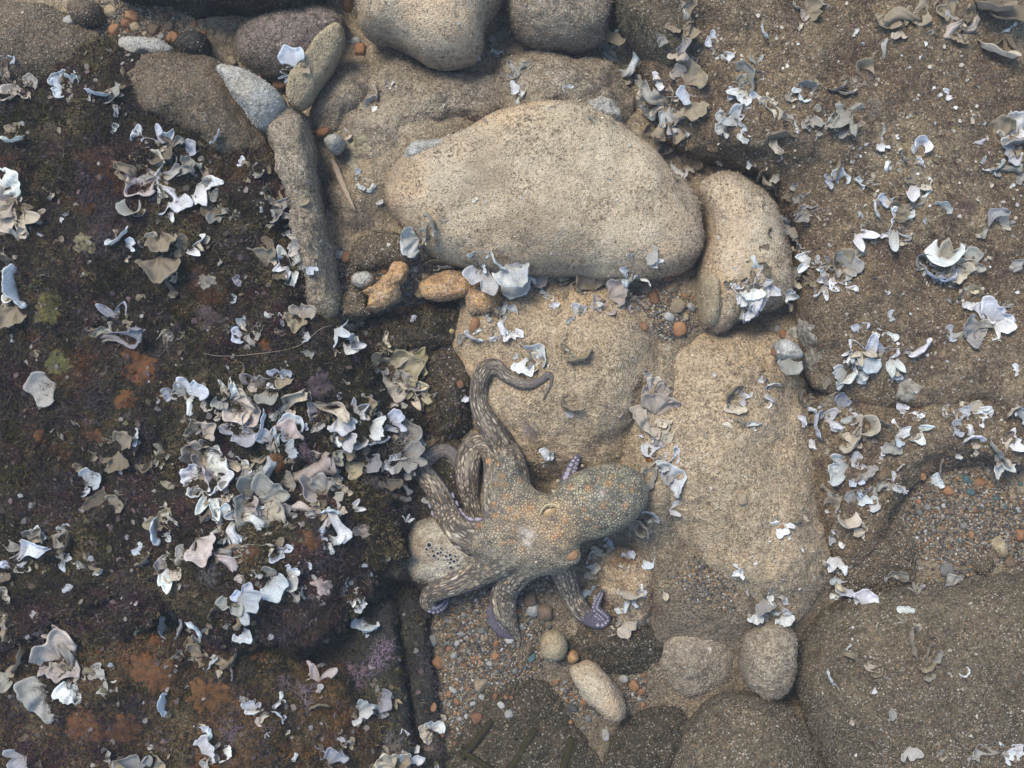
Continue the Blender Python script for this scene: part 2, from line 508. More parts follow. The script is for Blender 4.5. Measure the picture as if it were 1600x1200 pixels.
# --- top
rock('rock', 'rounded grey rock at top centre with a dark crack below',
     [(560, -90), (562, 30), (575, 62), (610, 72), (640, 86), (670, 104), (700, 110), (735, 102), (754, 84), (762, 40), (795, -10), (800, -90)], 0.12, -0.015, 'boulder', 3, 0.004, 14, 13, 0.0045)
rock('rock', 'grey brown rock on the top edge right of centre',
     [(790, -90), (792, 20), (805, 55), (840, 78), (900, 82), (940, 70), (955, 30), (960, -90)], 0.1, -0.03, 'rubble', 2.6, 0.006, 16, 14)
rock('rock', 'lumpy silted rubble rock above the left end of the boulder',
     [(505, 215), (545, 165), (570, 110), (620, 95), (690, 112), (750, 108), (800, 118), (810, 170), (760, 200), (690, 235), (620, 285), (590, 330), (540, 300)],
     0.075, -0.05, 'rubble', 2.6, 0.014, 18, 15, 0.0045, lumps=0.012, centre=(660, 190), soft=0.8)
rock('rock', 'lumpy silted rubble rock above the right end of the boulder',
     [(770, 110), (830, 80), (900, 84), (955, 95), (985, 140), (985, 215), (940, 240), (860, 200), (780, 200)], 0.075, -0.045, 'rubble', 2.5, 0.013, 18, 16, 0.0045, lumps=0.01, soft=0.8)
rock('rock', 'small silted rubble rock between slab and leaning stone',
     [(480, 190), (500, 150), (545, 105), (585, 110), (585, 165), (545, 205), (505, 225)], 0.05, -0.05, 'rubble', 2.3, 0.009, 22, 17, soft=0.7)
rock('rock', 'crumbly rubble rock left of the boulder below the tan stick',
     [(512, 290), (560, 275), (605, 310), (612, 355), (595, 385), (550, 380), (525, 350)], 0.045, -0.055, 'rubble', 2.4, 0.01, 24, 18, soft=0.7)
# --- right
rock('rock', 'wide brown rock strewn with pale seaweed in the upper right',
     [(965, -110), (985, 30), (1000, 110), (1035, 215), (1075, 255), (1150, 262), (1205, 300), (1232, 370), (1242, 470), (1238, 545), (1262, 620), (1350, 645),
      (1500, 640), (1740, 650), (1740, -110)], 0.12, -0.05, 'brown', 3.0, 0.012, 13, 19, 0.006, 0.08, (1400, 200), 0.04, tcol='brown')
rock('rock', 'dark greenish rock face on the top edge beside the brown rock',
     [(945, -90), (960, 20), (985, 70), (1040, 120), (1075, 110), (1085, 40), (1080, -90)], 0.09, -0.01, 'grey', 2.6, 0.006, 16, 20, tcol='olive')
rock('rock', 'seaweed covered ledge at right edge above the shingle',
     [(1245, 640), (1330, 600), (1500, 590), (1740, 590), (1740, 740), (1620, 740), (1520, 738), (1440, 750), (1390, 790), (1355, 860), (1320, 900), (1292, 860), (1275, 760)],
     0.085, -0.05, 'brown', 2.6, 0.014, 15, 21, 0.005, 0.07, (1400, 680), 0.03, tcol='brown', soft=0.5)
rock('rock', 'silt covered rock between the tan slope and the shingle',
     [(1290, 800), (1350, 790), (1410, 800), (1450, 850), (1440, 910), (1380, 930), (1320, 930), (1285, 890)], 0.05, -0.055, 'grey', 2.6, 0.008, 18, 22, soft=0.8)
rock('boulder', 'large brown boulder filling the lower right corner',
     [(1238, 1060), (1250, 1000), (1290, 950), (1350, 925), (1440, 905), (1540, 892), (1640, 885), (1740, 900), (1740, 1280), (1330, 1290), (1290, 1190), (1255, 1130)],
     0.145, -0.055, 'grey', 2.7, 0.006, 13, 23, 0.0055, 0.08, (1480, 1090), tcol='grey', cat='boulder', lumps=0.006)
rock('boulder', 'brown boulder on the bottom edge right of centre',
     [(1050, 1175), (1075, 1130), (1110, 1092), (1150, 1078), (1200, 1085), (1238, 1110), (1268, 1160), (1290, 1230), (1300, 1300), (1030, 1300)], 0.1, -0.055, 'grey', 2.7, 0.005, 15, 24, 0.0045, tcol='grey', cat='boulder')
rock('boulder', 'oblong upright boulder wedged above the bottom boulder',
     [(1160, 985), (1185, 965), (1215, 965), (1236, 985), (1238, 1025), (1230, 1060), (1212, 1082), (1185, 1084), (1162, 1062), (1156, 1020)], 0.085, -0.05, 'rubble', 2.5, 0.004, 20, 25, 0.0035, cat='boulder')
rock('rock', 'flat silted rock left of the oblong upright boulder',
     [(1035, 985), (1070, 965), (1120, 960), (1155, 975), (1158, 1030), (1140, 1065), (1095, 1085), (1055, 1075), (1035, 1035)], 0.035, -0.06, 'rubble', 3, 0.010, 20, 26, soft=0.9, lumps=0.012)
rock('rock', 'low brown rock below the lower right arm of the octopus',
     [(905, 985), (945, 965), (985, 945), (1050, 950), (1050, 1010), (1010, 1050), (950, 1055), (905, 1035), (880, 1010)], 0.03, -0.058, 'crevice', 2.6, 0.009, 20, 27, tcol='olive', soft=1.0, lumps=0.012)
rock('rock', 'flat dark rock on the bottom edge under the olive bars',
     [(705, 1170), (735, 1110), (780, 1070), (830, 1062), (870, 1085), (895, 1130), (935, 1180), (950, 1290), (690, 1290)], 0.03, -0.058, 'crevice', 3, 0.009, 20, 28, tcol='olive', soft=0.9, lumps=0.012)
rock('rock', 'dim brown rock on the bottom edge left of the bottom boulder',
     [(945, 1180), (975, 1130), (1030, 1110), (1075, 1120), (1070, 1180), (1050, 1290), (930, 1290)], 0.045, -0.06, 'crevice', 2.6, 0.006, 20, 29, tcol='olive', soft=0.7)
# --- centre
rock('boulder', 'large pale silt covered boulder in the middle of the picture',
     [(604, 305), (615, 275), (642, 245), (690, 222), (735, 200), (780, 176), (830, 166), (890, 172), (945, 192), (1000, 225), (1045, 265), (1078, 305), (1094, 355),
      (1096, 390), (1075, 420), (1030, 440), (960, 445), (870, 432), (790, 425), (720, 415), (670, 395), (630, 360), (608, 332)],
     0.135, -0.035, 'boulder', 2.9, 0.006, 12, 30, 0.0045, 0.06, (850, 300), 0.022, cat='boulder', tilt=(0.0, -0.03))
rock('boulder', 'pale upright boulder close against the right end of the large boulder',
     [(1088, 300), (1104, 278), (1135, 270), (1166, 288), (1196, 310), (1216, 350), (1228, 410), (1232, 460), (1210, 485), (1165, 490), (1130, 520), (1105, 520), (1092, 470), (1088, 420), (1100, 380), (1098, 340)],
     0.095, -0.035, 'boulder', 2.6, 0.005, 16, 31, 0.004, cat='boulder', centre=(1155, 390))
rock('rock', 'tan silted rock directly above the octopus',
     [(725, 530), (740, 475), (790, 440), (850, 425), (930, 430), (1000, 450), (1045, 505), (1058, 580), (1045, 650), (1015, 715), (945, 740), (870, 740), (810, 705), (755, 650)],
     0.085, -0.045, 'mound', 2.2, 0.010, 15, 32, 0.0042, lumps=0.03, soft=0.75)
rock('rock', 'broad tan silted slope right of the octopus',
     [(965, 600), (1010, 540), (1080, 515), (1150, 522), (1215, 535), (1248, 590), (1272, 680), (1290, 760), (1300, 840), (1295, 900), (1255, 955), (1190, 970), (1120, 925),
      (1060, 865), (1010, 810), (975, 750), (962, 670)], 0.105, -0.045, 'mound', 2.2, 0.010, 13, 33, 0.0045, 0.06, (1150, 740), 0.03, soft=0.7)
rock('rock', 'crumbly reddish brown rock under the small white fans below the mantle',
     [(928, 880), (950, 855), (990, 842), (1025, 870), (1035, 920), (1020, 965), (985, 978), (960, 955), (940, 920)], 0.05, -0.05, 'mound', 2.4, 0.012, 24, 34, 0.0035, tcol='rust', soft=0.7)
rock('rock', 'pale stone pitted with dark barnacle holes left of the octopus',
     [(632, 850), (645, 818), (690, 808), (735, 820), (758, 850), (750, 890), (710, 912), (665, 910), (640, 890)], 0.065, -0.045, 'cream_stone', 2.4, 0.008, 18, 35, 0.0035, turf=0.25, tcol='tan', grains=0.6)
rock('rock', 'fuzzy dark rock in the crevice below the orange gravel',
     [(520, 540), (560, 495), (640, 480), (720, 470), (745, 500), (725, 540), (650, 555), (560, 570)], 0.045, -0.07, 'crevice', 2.4, 0.01, 20, 36, tcol='dark', soft=0.7)
rock('rock', 'dim rock in the crevice left of the raised octopus arm',
     [(660, 560), (700, 535), (745, 560), (748, 620), (735, 670), (690, 690), (660, 640)], 0.06, -0.075, 'crevice', 2.4, 0.01, 20, 37, tcol='dark', soft=0.6)  # made dark in colour to deepen the shade of the crevice
rock('rock', 'dark silted rock in the hollow between the left octopus arms', [(612, 770), (640, 720), (700, 690), (745, 700), (765, 760), (740, 810), (690, 830), (635, 820)],
     0.03, -0.062, 'crevice', 2.4, 0.01, 20, 60, tcol='dark', soft=0.8)  # added dark stone; the hollow's shade is carried by its colour
rock('rock', 'dark rock under the cream ruffled seaweed of the crevice', [(575, 560), (640, 535), (690, 545), (700, 600), (690, 660), (640, 690), (600, 650), (575, 600)],
     0.05, -0.085, 'crevice', 2.4, 0.012, 20, 61, tcol='dark', soft=0.4)  # its dark colour also carries shade of the crevice
rock('stone', 'grey stone under the left foot of the large boulder',
     [(548, 395), (560, 372), (600, 362), (640, 372), (650, 395), (640, 415), (590, 424), (556, 420)], 0.045, -0.03, 'grey', 2.6, 0.004, 30, 38, 0.003, cat='stone', turf=0.3)
rock('stone', 'jagged orange stone lying among the orange gravel',
     [(566, 455), (592, 444), (610, 418), (622, 408), (636, 415), (634, 434), (622, 444), (625, 462), (612, 474), (590, 486), (576, 484), (578, 468)],
     0.03, -0.005, 'rust_stone', 3.5, 0.007, 45, 39, 0.002, 0.04, (604, 452), cat='stone', turf=0, grains=0.3)
rock('stone', 'grey crumbly stone left of the jagged orange stone',
     [(530, 470), (555, 455), (575, 470), (580, 488), (560, 500), (535, 495)], 0.03, -0.015, 'grey', 2.4, 0.008, 40, 40, 0.0025, cat='stone', turf=0.3)
rock('stone', 'bluish grey stone above the jagged orange stone',
     [(549, 442), (556, 428), (572, 424), (584, 432), (582, 446), (565, 452)], 0.025, -0.012, 'white_stone', 2.6, 0.002, 40, 41, 0.002, 0.03, cat='stone', turf=0, grains=0.2)
rock('stone', 'rusty brown stone under the white fans below the boulder',
     [(728, 455), (760, 445), (785, 460), (785, 485), (760, 495), (732, 488)], 0.055, -0.04, 'rust_stone', 2.3, 0.006, 30, 42, 0.003, cat='stone', turf=0.6)
rock('stone', 'orange brown flat stone behind the gravel under the boulder',
     [(655, 445), (690, 425), (735, 430), (740, 458), (700, 470), (668, 468)], 0.03, -0.03, 'rust_stone', 3, 0.005, 30, 43, 0.0025, cat='stone', turf=0.2)
rock('stone', 'oblong pale grey stone on the gravel at bottom centre',
     [(890, 1045), (905, 1034), (928, 1034), (950, 1055), (972, 1085), (978, 1108), (968, 1124), (945, 1118), (925, 1100), (905, 1078)], 0.055, -0.045, 'boulder', 2.4, 0.004, 30, 44, 0.0025, 0.03, cat='stone', turf=0.15)
rock('pebble', 'round cream pebble below the middle arm of the octopus',
     [(844, 1005), (852, 988), (868, 984), (882, 992), (887, 1010), (880, 1027), (864, 1033), (849, 1026)], 0.032, -0.04, 'yellow_stone', 2.1, 0.002, 35, 45, 0.002, 0.025, cat='pebble', turf=0, grains=0.2)
rock('pebble', 'small brown pebble touching the round cream pebble',
     [(886, 1022), (894, 1015), (903, 1020), (904, 1030), (895, 1036), (887, 1031)], 0.016, -0.045, 'rust_stone', 2.1, 0.001, 40, 46, 0.0015, 0.015, cat='pebble', turf=0, grains=0.1)
rock('pebble', 'round grey pebble on the shingle at the right edge',
     [(1503, 875), (1508, 856), (1525, 848), (1542, 856), (1549, 874), (1540, 892), (1522, 898), (1508, 890)], 0.04, -0.04, 'grey', 2.1, 0.002, 35, 47, 0.002, 0.025, cat='pebble', turf=0.1)
rock('pebble', 'tan pebble leaning on the round grey pebble',
     [(1540, 845), (1556, 834), (1568, 850), (1568, 870), (1556, 872), (1546, 860)], 0.03, -0.04, 'yellow_stone', 2.2, 0.002, 35, 48, 0.002, 0.025, cat='pebble', turf=0.1)
rock('stone', 'silted stone in the shingle near the lower right boulder',
     [(1550, 895), (1575, 880), (1610, 890), (1625, 920), (1590, 935), (1558, 920)], 0.045, -0.045, 'grey', 2.3, 0.003, 30, 49, 0.003, cat='stone', turf=0.2)
rock('stone', 'flat white stone beside the orange pebbles at top left',
     [(184, 72), (196, 60), (225, 62), (255, 66), (275, 80), (262, 92), (230, 88), (205, 95), (190, 88)], 0.028, -0.002, 'white_stone', 3, 0.003, 40, 50, 0.0022, 0.05, cat='stone', turf=0, grains=0.2)
rock('stone', 'dark blue grey stone beside the flat white stone',
     [(276, 70), (292, 55), (315, 52), (326, 66), (322, 86), (300, 94), (280, 86)], 0.035, -0.02, 'slate', 2.6, 0.003, 35, 51, 0.0025, cat='stone', turf=0, grains=0.3)
rock('stone', 'brown stone at the top left end of the orange pebbles',
     [(110, 10), (135, -5), (158, 10), (160, 35), (138, 42), (115, 32)], 0.04, -0.03, 'leftsand', 2.4, 0.004, 30, 52, 0.003, cat='stone')
rock('stone', 'rounded white stone at the foot of the rubble',
     [(507, 222), (516, 212), (530, 212), (538, 222), (532, 236), (518, 240)], 0.03, 0.0, 'white_stone', 2.2, 0.003, 50, 53, 0.002, 0.04, cat='stone', turf=0, grains=0.1)
rock('stone', 'pale lumpy stone tucked under the boulder top left flank',
     [(632, 240), (650, 224), (690, 222), (700, 236), (668, 250), (640, 256)], 0.035, 0.02, 'white_stone', 2.4, 0.006, 40, 54, 0.0025, 0.06, cat='stone', turf=0.2)
rock('stone', 'whitish crusted stone behind the boulder upper right shoulder',
     [(908, 168), (930, 156), (958, 160), (972, 185), (950, 200), (922, 192)], 0.045, 0.0, 'white_stone', 2.4, 0.006, 40, 55, 0.0025, 0.05, cat='stone', turf=0.3)
rock('stone', 'white triangular stone at the edge of the brown rock',
     [(1211, 540), (1222, 530), (1240, 536), (1252, 556), (1235, 562), (1216, 558)], 0.03, 0.035, 'white_stone', 3, 0.003, 40, 56, 0.002, 0.05, cat='stone', turf=0, grains=0.2)
rock('stone', 'tan upright stone right of the small shingle pocket',
     [(1086, 440), (1100, 420), (1118, 425), (1122, 470), (1116, 508), (1098, 512), (1088, 485)], 0.085, -0.03, 'yellow_stone', 2.4, 0.004, 25, 57, 0.003, cat='stone', turf=0.5)

# terrain for placing things
bvh = BVHTree.FromPolygons(np.vstack(BV).tolist(), np.vstack(BF).tolist())
CAMP = Vector((0, 0, CAM_H))


def hit(px, py):
    """the surface point seen at a photo position, with its normal"""
    d = Vector(P(px, py, 0)) - CAMP
    d.normalize()
    l, n, i, dist = bvh.ray_cast(CAMP, d)
    if l is None:
        return np.array(P(px, py, -0.07)), np.array([0, 0, 1.0])
    if n.z < 0: n = -n
    return np.array(l), np.array(n)


def ground(x, y):
    l, n, i, d = bvh.ray_cast(Vector((x, y, 1.0)), Vector((0, 0, -1)))
    return l.z if l is not None else -0.07


# ------------------------------------------------------------------ grains and turf on the rocks
GRAIN_PAL = {
    'tan': [(.42, .35, .25), (.22, .17, .12), (.36, .29, .2), (.46, .4, .31), (.3, .22, .14), (.1, .08, .06), (.16, .125, .085), (.33, .27, .19), (.52, .48, .4)],
    'pale': [(.5, .47, .4), (.35, .3, .24), (.6, .58, .53)],
    'brown': [(.25, .2, .14), (.12, .095, .068), (.18, .14, .095), (.2, .155, .1), (.33, .27, .19), (.27, .17, .085), (.06, .05, .04), (.09, .072, .05), (.4, .36, .29)],
    'rust': [(.36, .22, .12), (.2, .11, .06), (.5, .4, .28), (.12, .07, .05)],
    'grey': [(.27, .23, .17), (.14, .12, .09), (.2, .17, .125), (.36, .32, .24), (.25, .17, .1), (.07, .06, .05), (.1, .085, .065), (.42, .39, .33)],
    'olive': [(.18, .16, .1), (.1, .085, .06), (.3, .27, .2), (.05, .045, .035)],
    'leftsand': [(.22, .17, .11), (.1, .08, .055), (.34, .29, .21), (.25, .13, .05), (.05, .04, .035)],
    'dark': [(.05, .038, .022), (.02, .016, .011), (.035, .027, .016), (.12, .09, .05), (.07, .03, .012), (.01, .008, .007), (.014, .011, .009), (.02, .014, .012), (.15, .12, .07)],
}
TURF_PAL = {
    'tan': [(.36, .29, .2), (.24, .18, .12), (.14, .1, .07)], 'pale': [(.4, .36, .28), (.25, .2, .15)],
    'brown': [(.2, .15, .1), (.12, .085, .06), (.07, .05, .04), (.16, .09, .075)], 'rust': [(.32, .19, .1), (.2, .11, .06), (.1, .06, .04)],
    'grey': [(.22, .185, .13), (.13, .11, .08), (.07, .06, .042)], 'olive': [(.14, .125, .075), (.08, .07, .045), (.05, .05, .03)],
    'leftsand': [(.18, .14, .09), (.1, .078, .05), (.05, .04, .028)],
    'dark': [(.032, .024, .015), (.014, .011, .008), (.035, .02, .022), (.036, .03, .011), (.008, .0065, .006), (.085, .063, .03), (.018, .012, .012)],
}


def visible(p):
    """keeps the points that are not covered by another stone"""
    keep = np.zeros(len(p), bool)
    up = Vector((0, 0, 1))
    for i, q in enumerate(p):
        l, n, k, d = bvh.ray_cast(Vector((q[0], q[1], q[2] + 0.004)), up)
        keep[i] = l is None
    return keep


def sample(v, tri, count, minz=0.12):
    a, b, c = v[tri[:, 0]], v[tri[:, 1]], v[tri[:, 2]]
    fn = np.cross(b - a, c - a)
    ar = np.linalg.norm(fn, axis=1) / 2
    nz = fn[:, 2] / (2 * ar + 1e-12)
    cen = (a + b + c) / 3
    inside = (np.abs(cen[:, 0]) < 0.86) & (np.abs(cen[:, 1]) < 0.66)
    w = ar * (nz > minz) * inside
    tot = w.sum()
    if tot <= 0: return None
    k = int(count * tot)
    if k < 1: return None
    f = RNG.choice(len(tri), k, p=w / tot)
    r1, r2 = np.sqrt(RNG.random(k)), RNG.random(k)
    p = a[f] * (1 - r1)[:, None] + b[f] * (r1 * (1 - r2))[:, None] + c[f] * (r1 * r2)[:, None]
    n = fn[f] / (2 * ar[f])[:, None]
    return p, n


def rand_rot(k):
    q = RNG.normal(size=(k, 4))
    q /= np.linalg.norm(q, axis=1)[:, None]
    w, x, y, z = q.T
    return np.stack([np.stack([1 - 2 * (y * y + z * z), 2 * (x * y - z * w), 2 * (x * z + y * w)], 1),
                     np.stack([2 * (x * y + z * w), 1 - 2 * (x * x + z * z), 2 * (y * z - x * w)], 1),
                     np.stack([2 * (x * z - y * w), 2 * (y * z + x * w), 1 - 2 * (x * x + y * y)], 1)], 1)


OCT_V = np.array([(1, 0, 0), (0, 1, 0), (-1, 0, 0), (0, -1, 0), (0, 0, .8), (0, 0, -.8)], float)
OCT_F = np.array([(0, 1, 4), (1, 2, 4), (2, 3, 4), (3, 0, 4), (1, 0, 5), (2, 1, 5), (3, 2, 5), (0, 3, 5)])


def grain_mesh(p, n, size, cols):
    k = len(p)
    R = rand_rot(k)
    sc = size[:, None] * RNG.uniform(.6, 1.25, (k, 3))
    v = np.einsum('kij,kvj->kvi', R, OCT_V[None] * sc[:, None, :]) + (p + n * (size * 0.25)[:, None])[:, None]
    f = OCT_F[None] + (np.arange(k) * 6)[:, None, None]
    me = mesh_np('grains', v.reshape(-1, 3), f.reshape(-1, 3), smooth=False, mat=M['tint'])
    c = np.repeat(np.c_[cols, np.ones(k)], 6, 0)
    set_attr(me, 'tint', c)
    return me


def turf_mesh(p, n, length, cols, blades=4, width=0.0006, spread=1.1):
    k = len(p)
    p3 = np.repeat(p, blades, 0)
    d = np.repeat(n, blades, 0) + spread * RNG.normal(size=(k * blades, 3)) * np.array([1, 1, .6])
    d /= np.linalg.norm(d, axis=1)[:, None] + 1e-9
    d[:, 2] = np.abs(d[:, 2])
    L = np.repeat(length, blades) * RNG.uniform(.5, 1.2, k * blades)
    side = np.cross(d, RNG.normal(size=d.shape))
    side /= np.linalg.norm(side, axis=1)[:, None] + 1e-9
    w = width * RNG.uniform(.6, 1.5, k * blades)
    a = p3 - d * 0.0008
    v = np.stack([a - side * w[:, None], a + side * w[:, None], a + d * L[:, None] + side * (w * RNG.normal(size=len(w)))[:, None]], 1)
    f = np.arange(k * blades * 3).reshape(-1, 3)
    me = mesh_np('turf', v.reshape(-1, 3), f, smooth=False, mat=M['tint'])
    c = np.repeat(np.c_[cols, np.ones(k)], blades * 3, 0) * np.r_[1, 1, 1, 1]
    set_attr(me, 'tint', c)
    return me


def pal(name, table, k, jit=0.25):
    t = np.array(table[name])
    c = t[RNG.integers(0, len(t), k)]
    return np.clip(c * RNG.uniform(1 - jit, 1 + jit, (k, 1)), 0, 1)


for t, loc, v, tri, o in ROCKS:
    if o['grains'] > 0:
        s = sample(v, tri, 62000 * o['grains'])
        if s:
            p, n = s
            k = visible(p)
            p, n = p[k], n[k]
            if len(p) > 5:
                size = 0.0006 + 0.0010 * RNG.random(len(p)) ** 3
                g = add('sediment', grain_mesh(p - loc, n, size, pal(o['tcol'], GRAIN_PAL, len(p))), t)
                tag(g, kind='stuff')
    if o['turf'] > 0:
        s = sample(v, tri, (80000 if o['tcol'] == 'dark' else 56000) * o['turf'], 0.0)
        if s:
            p, n = s
            dens = fbm(p, 16, 3, seed=8)
            k = visible(p) & (dens > -0.12 + 0.12 * RNG.normal(size=len(p)))
            p, n = p[k], n[k]
            if len(p) > 5:
                dark = o['tcol'] == 'dark'
                L = (0.0055 if dark else 0.0042 if o['tcol'] in ('brown', 'grey', 'olive') else 0.0032) * RNG.uniform(.4, 1.7, len(p)) * np.clip(1 + 2.2 * dens[k], .6, 1.8)
                cc = pal(o['tcol'], TURF_PAL, len(p))
                if dark:
                    zn = fbm(p, 7.5, 3, seed=31) + 0.12 * RNG.normal(size=len(p))
                    zm = fbm(p, 9, 3, seed=57) + 0.12 * RNG.normal(size=len(p))
                    for msk_, colz in ((zn > .2, (.055, .022, .029)), (zn < -.22, (.045, .04, .009)), (zm > .24, (.15, .115, .055)), (zm < -.26, (.07, .055, .06))):
                        cc[msk_] = np.array(colz) * RNG.uniform(.5, 1.25, (msk_.sum(), 1))
                g = add('turf', turf_mesh(p - loc, n, L, cc, 4, 0.0008 if dark else 0.00045), t)
                tag(g, kind='stuff')
        if o['tcol'] == 'dark':      # longer soft filaments in drifts
            s = sample(v, tri, 6500, 0.0)
            p, n = s
            zn = fbm(p, 10, 3, seed=91) + .08 * RNG.normal(size=len(p))
            k = visible(p) & (np.abs(zn) > .16)
            p, n, zn = p[k], n[k], zn[k]
            if len(p) > 5:
                fc = np.where((zn > 0)[:, None], np.array([[.16, .115, .125]]), np.array([[.085, .075, .03]]))
                alt = RNG.random(len(p)) < .3
                fc[alt] = (.20, .165, .125)
                fc = fc * RNG.uniform(.45, 1.25, (len(p), 1))
                g = add('filaments', turf_mesh(p - loc, n, .010 * RNG.uniform(.5, 1.5, len(p)), fc, 9, .00035, 1.3), t)
                tag(g, kind='stuff')

# scraps of blades caught in the turf, too small to pick apart
def fleck_mesh(p, n, size, cols):
    k = len(p)
    r = RNG.normal(size=(k, 3)); r -= (r * n).sum(1)[:, None] * n
    t = r / (np.linalg.norm(r, axis=1)[:, None] + 1e-9)
    s_ = np.cross(n, t)
    lift = RNG.uniform(.05, .7, k)
    V = []
    for f, w, up in ((0, .12, 0), (.35, .42, .25), (.72, .5, .55), (1.0, .22, .72)):
        for sg in (-1, 1):
            cup = RNG.uniform(0, .25, k)
            V.append(p + t * (size * f)[:, None] + s_ * (size * w * sg * RNG.uniform(.5, 1.2, k))[:, None] + n * (size * (up * lift + cup * (f > .2)) + .0004)[:, None])
    v = np.stack(V, 1)
    base = np.array([(0, 1, 3), (0, 3, 2), (2, 3, 5), (2, 5, 4), (4, 5, 7), (4, 7, 6)])
    f = base[None] + (np.arange(k) * 8)[:, None, None]
    me = mesh_np('flecks', v.reshape(-1, 3), f.reshape(-1, 3), mat=M['tint'])
    set_attr(me, 'tint', np.repeat(np.c_[cols, np.ones(k)], 8, 0))
    return me


FLECK = {'brown': (2600, [(.5, .49, .45), (.36, .32, .25), (.2, .16, .11), (.12, .09, .06), (.42, .38, .3)]), 'grey': (520, [(.3, .28, .23), (.16, .13, .09), (.22, .2, .16), (.4, .38, .34)]),
         'tan': (550, [(.5, .46, .38), (.34, .28, .2), (.2, .15, .1)]), 'dark': (1300, [(.16, .14, .12), (.08, .06, .045), (.05, .035, .03), (.22, .19, .17), (.12, .08, .08), (.1, .085, .05), (.3, .29, .28)])}
for t, loc, v, tri, o in ROCKS:
    if o['tcol'] not in FLECK: continue
    dn, pl = FLECK[o['tcol']]
    s = sample(v, tri, dn, .1)
    if not s: continue
    p, n = s
    k = visible(p) & (fbm(p, 9, 3, seed=77) > -.1)
    p, n = p[k], n[k]
    if len(p) < 3: continue
    cc = np.array(pl)[RNG.integers(0, len(pl), len(p))] * RNG.uniform(.7, 1.15, (len(p), 1))
    g = add('flecks', fleck_mesh(p - loc, n, (0.0045 if o['tcol'] != 'dark' else .007) * RNG.uniform(.45, 1.5, len(p)), cc), t)
    tag(g, kind='stuff')

# gravel in its pockets on the open seabed, silt grains elsewhere
POCKETS = [(770, 1000, 95), (750, 1105, 65), (690, 1080, 40), (1040, 490, 48), (1500, 810, 95), (1590, 830, 60), (620, 450, 80), (210, 40, 90), (1105, 905, 50), (990, 1080, 26), (905, 1095, 30), (800, 900, 60), (540, 420, 30)]
p, n = sample(bv, BF[0], 340000)
ppx = np.c_[800 + p[:, 0] * 1000 * CAM_H / (CAM_H - p[:, 2]), 600 - p[:, 1] * 1000 * CAM_H / (CAM_H - p[:, 2])]
pocket = np.zeros(len(p))
for a_, b_, s_ in POCKETS:
    pocket = np.maximum(pocket, np.exp(-.5 * (((ppx[:, 0] - a_) ** 2 + (ppx[:, 1] - b_) ** 2) / (s_ * .75) ** 2)))
pocket = np.clip((pocket - .3 + .35 * fbm(p, 25, 2)) * 2.2, 0, 1)
k = RNG.random(len(p)) < (.10 + .90 * pocket)
p, n, pocket = p[k], n[k], pocket[k]
k = visible(p)
p, n, pocket = p[k], n[k], pocket[k]
GP = np.array([(.2, .155, .1), (.12, .098, .075), (.26, .135, .055), (.36, .34, .3), (.05, .048, .046), (.24, .22, .18), (.085, .09, .085), (.28, .2, .11), (.15, .14, .12), (.08, .07, .06), (.13, .08, .045), (.05, .045, .04)])
cols = GP[RNG.integers(0, len(GP), len(p))] * RNG.uniform(.7, 1.2, (len(p), 1))
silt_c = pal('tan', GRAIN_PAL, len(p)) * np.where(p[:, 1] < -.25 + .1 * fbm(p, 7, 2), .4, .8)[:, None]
g_ = pocket > RNG.random(len(p)) * .6
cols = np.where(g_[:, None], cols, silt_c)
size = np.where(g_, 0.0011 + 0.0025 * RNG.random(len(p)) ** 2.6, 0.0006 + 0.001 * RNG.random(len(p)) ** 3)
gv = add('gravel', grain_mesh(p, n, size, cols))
tag(gv, 'fine mixed gravel and silt filling the gaps between the rocks', 'gravel', kind='stuff')
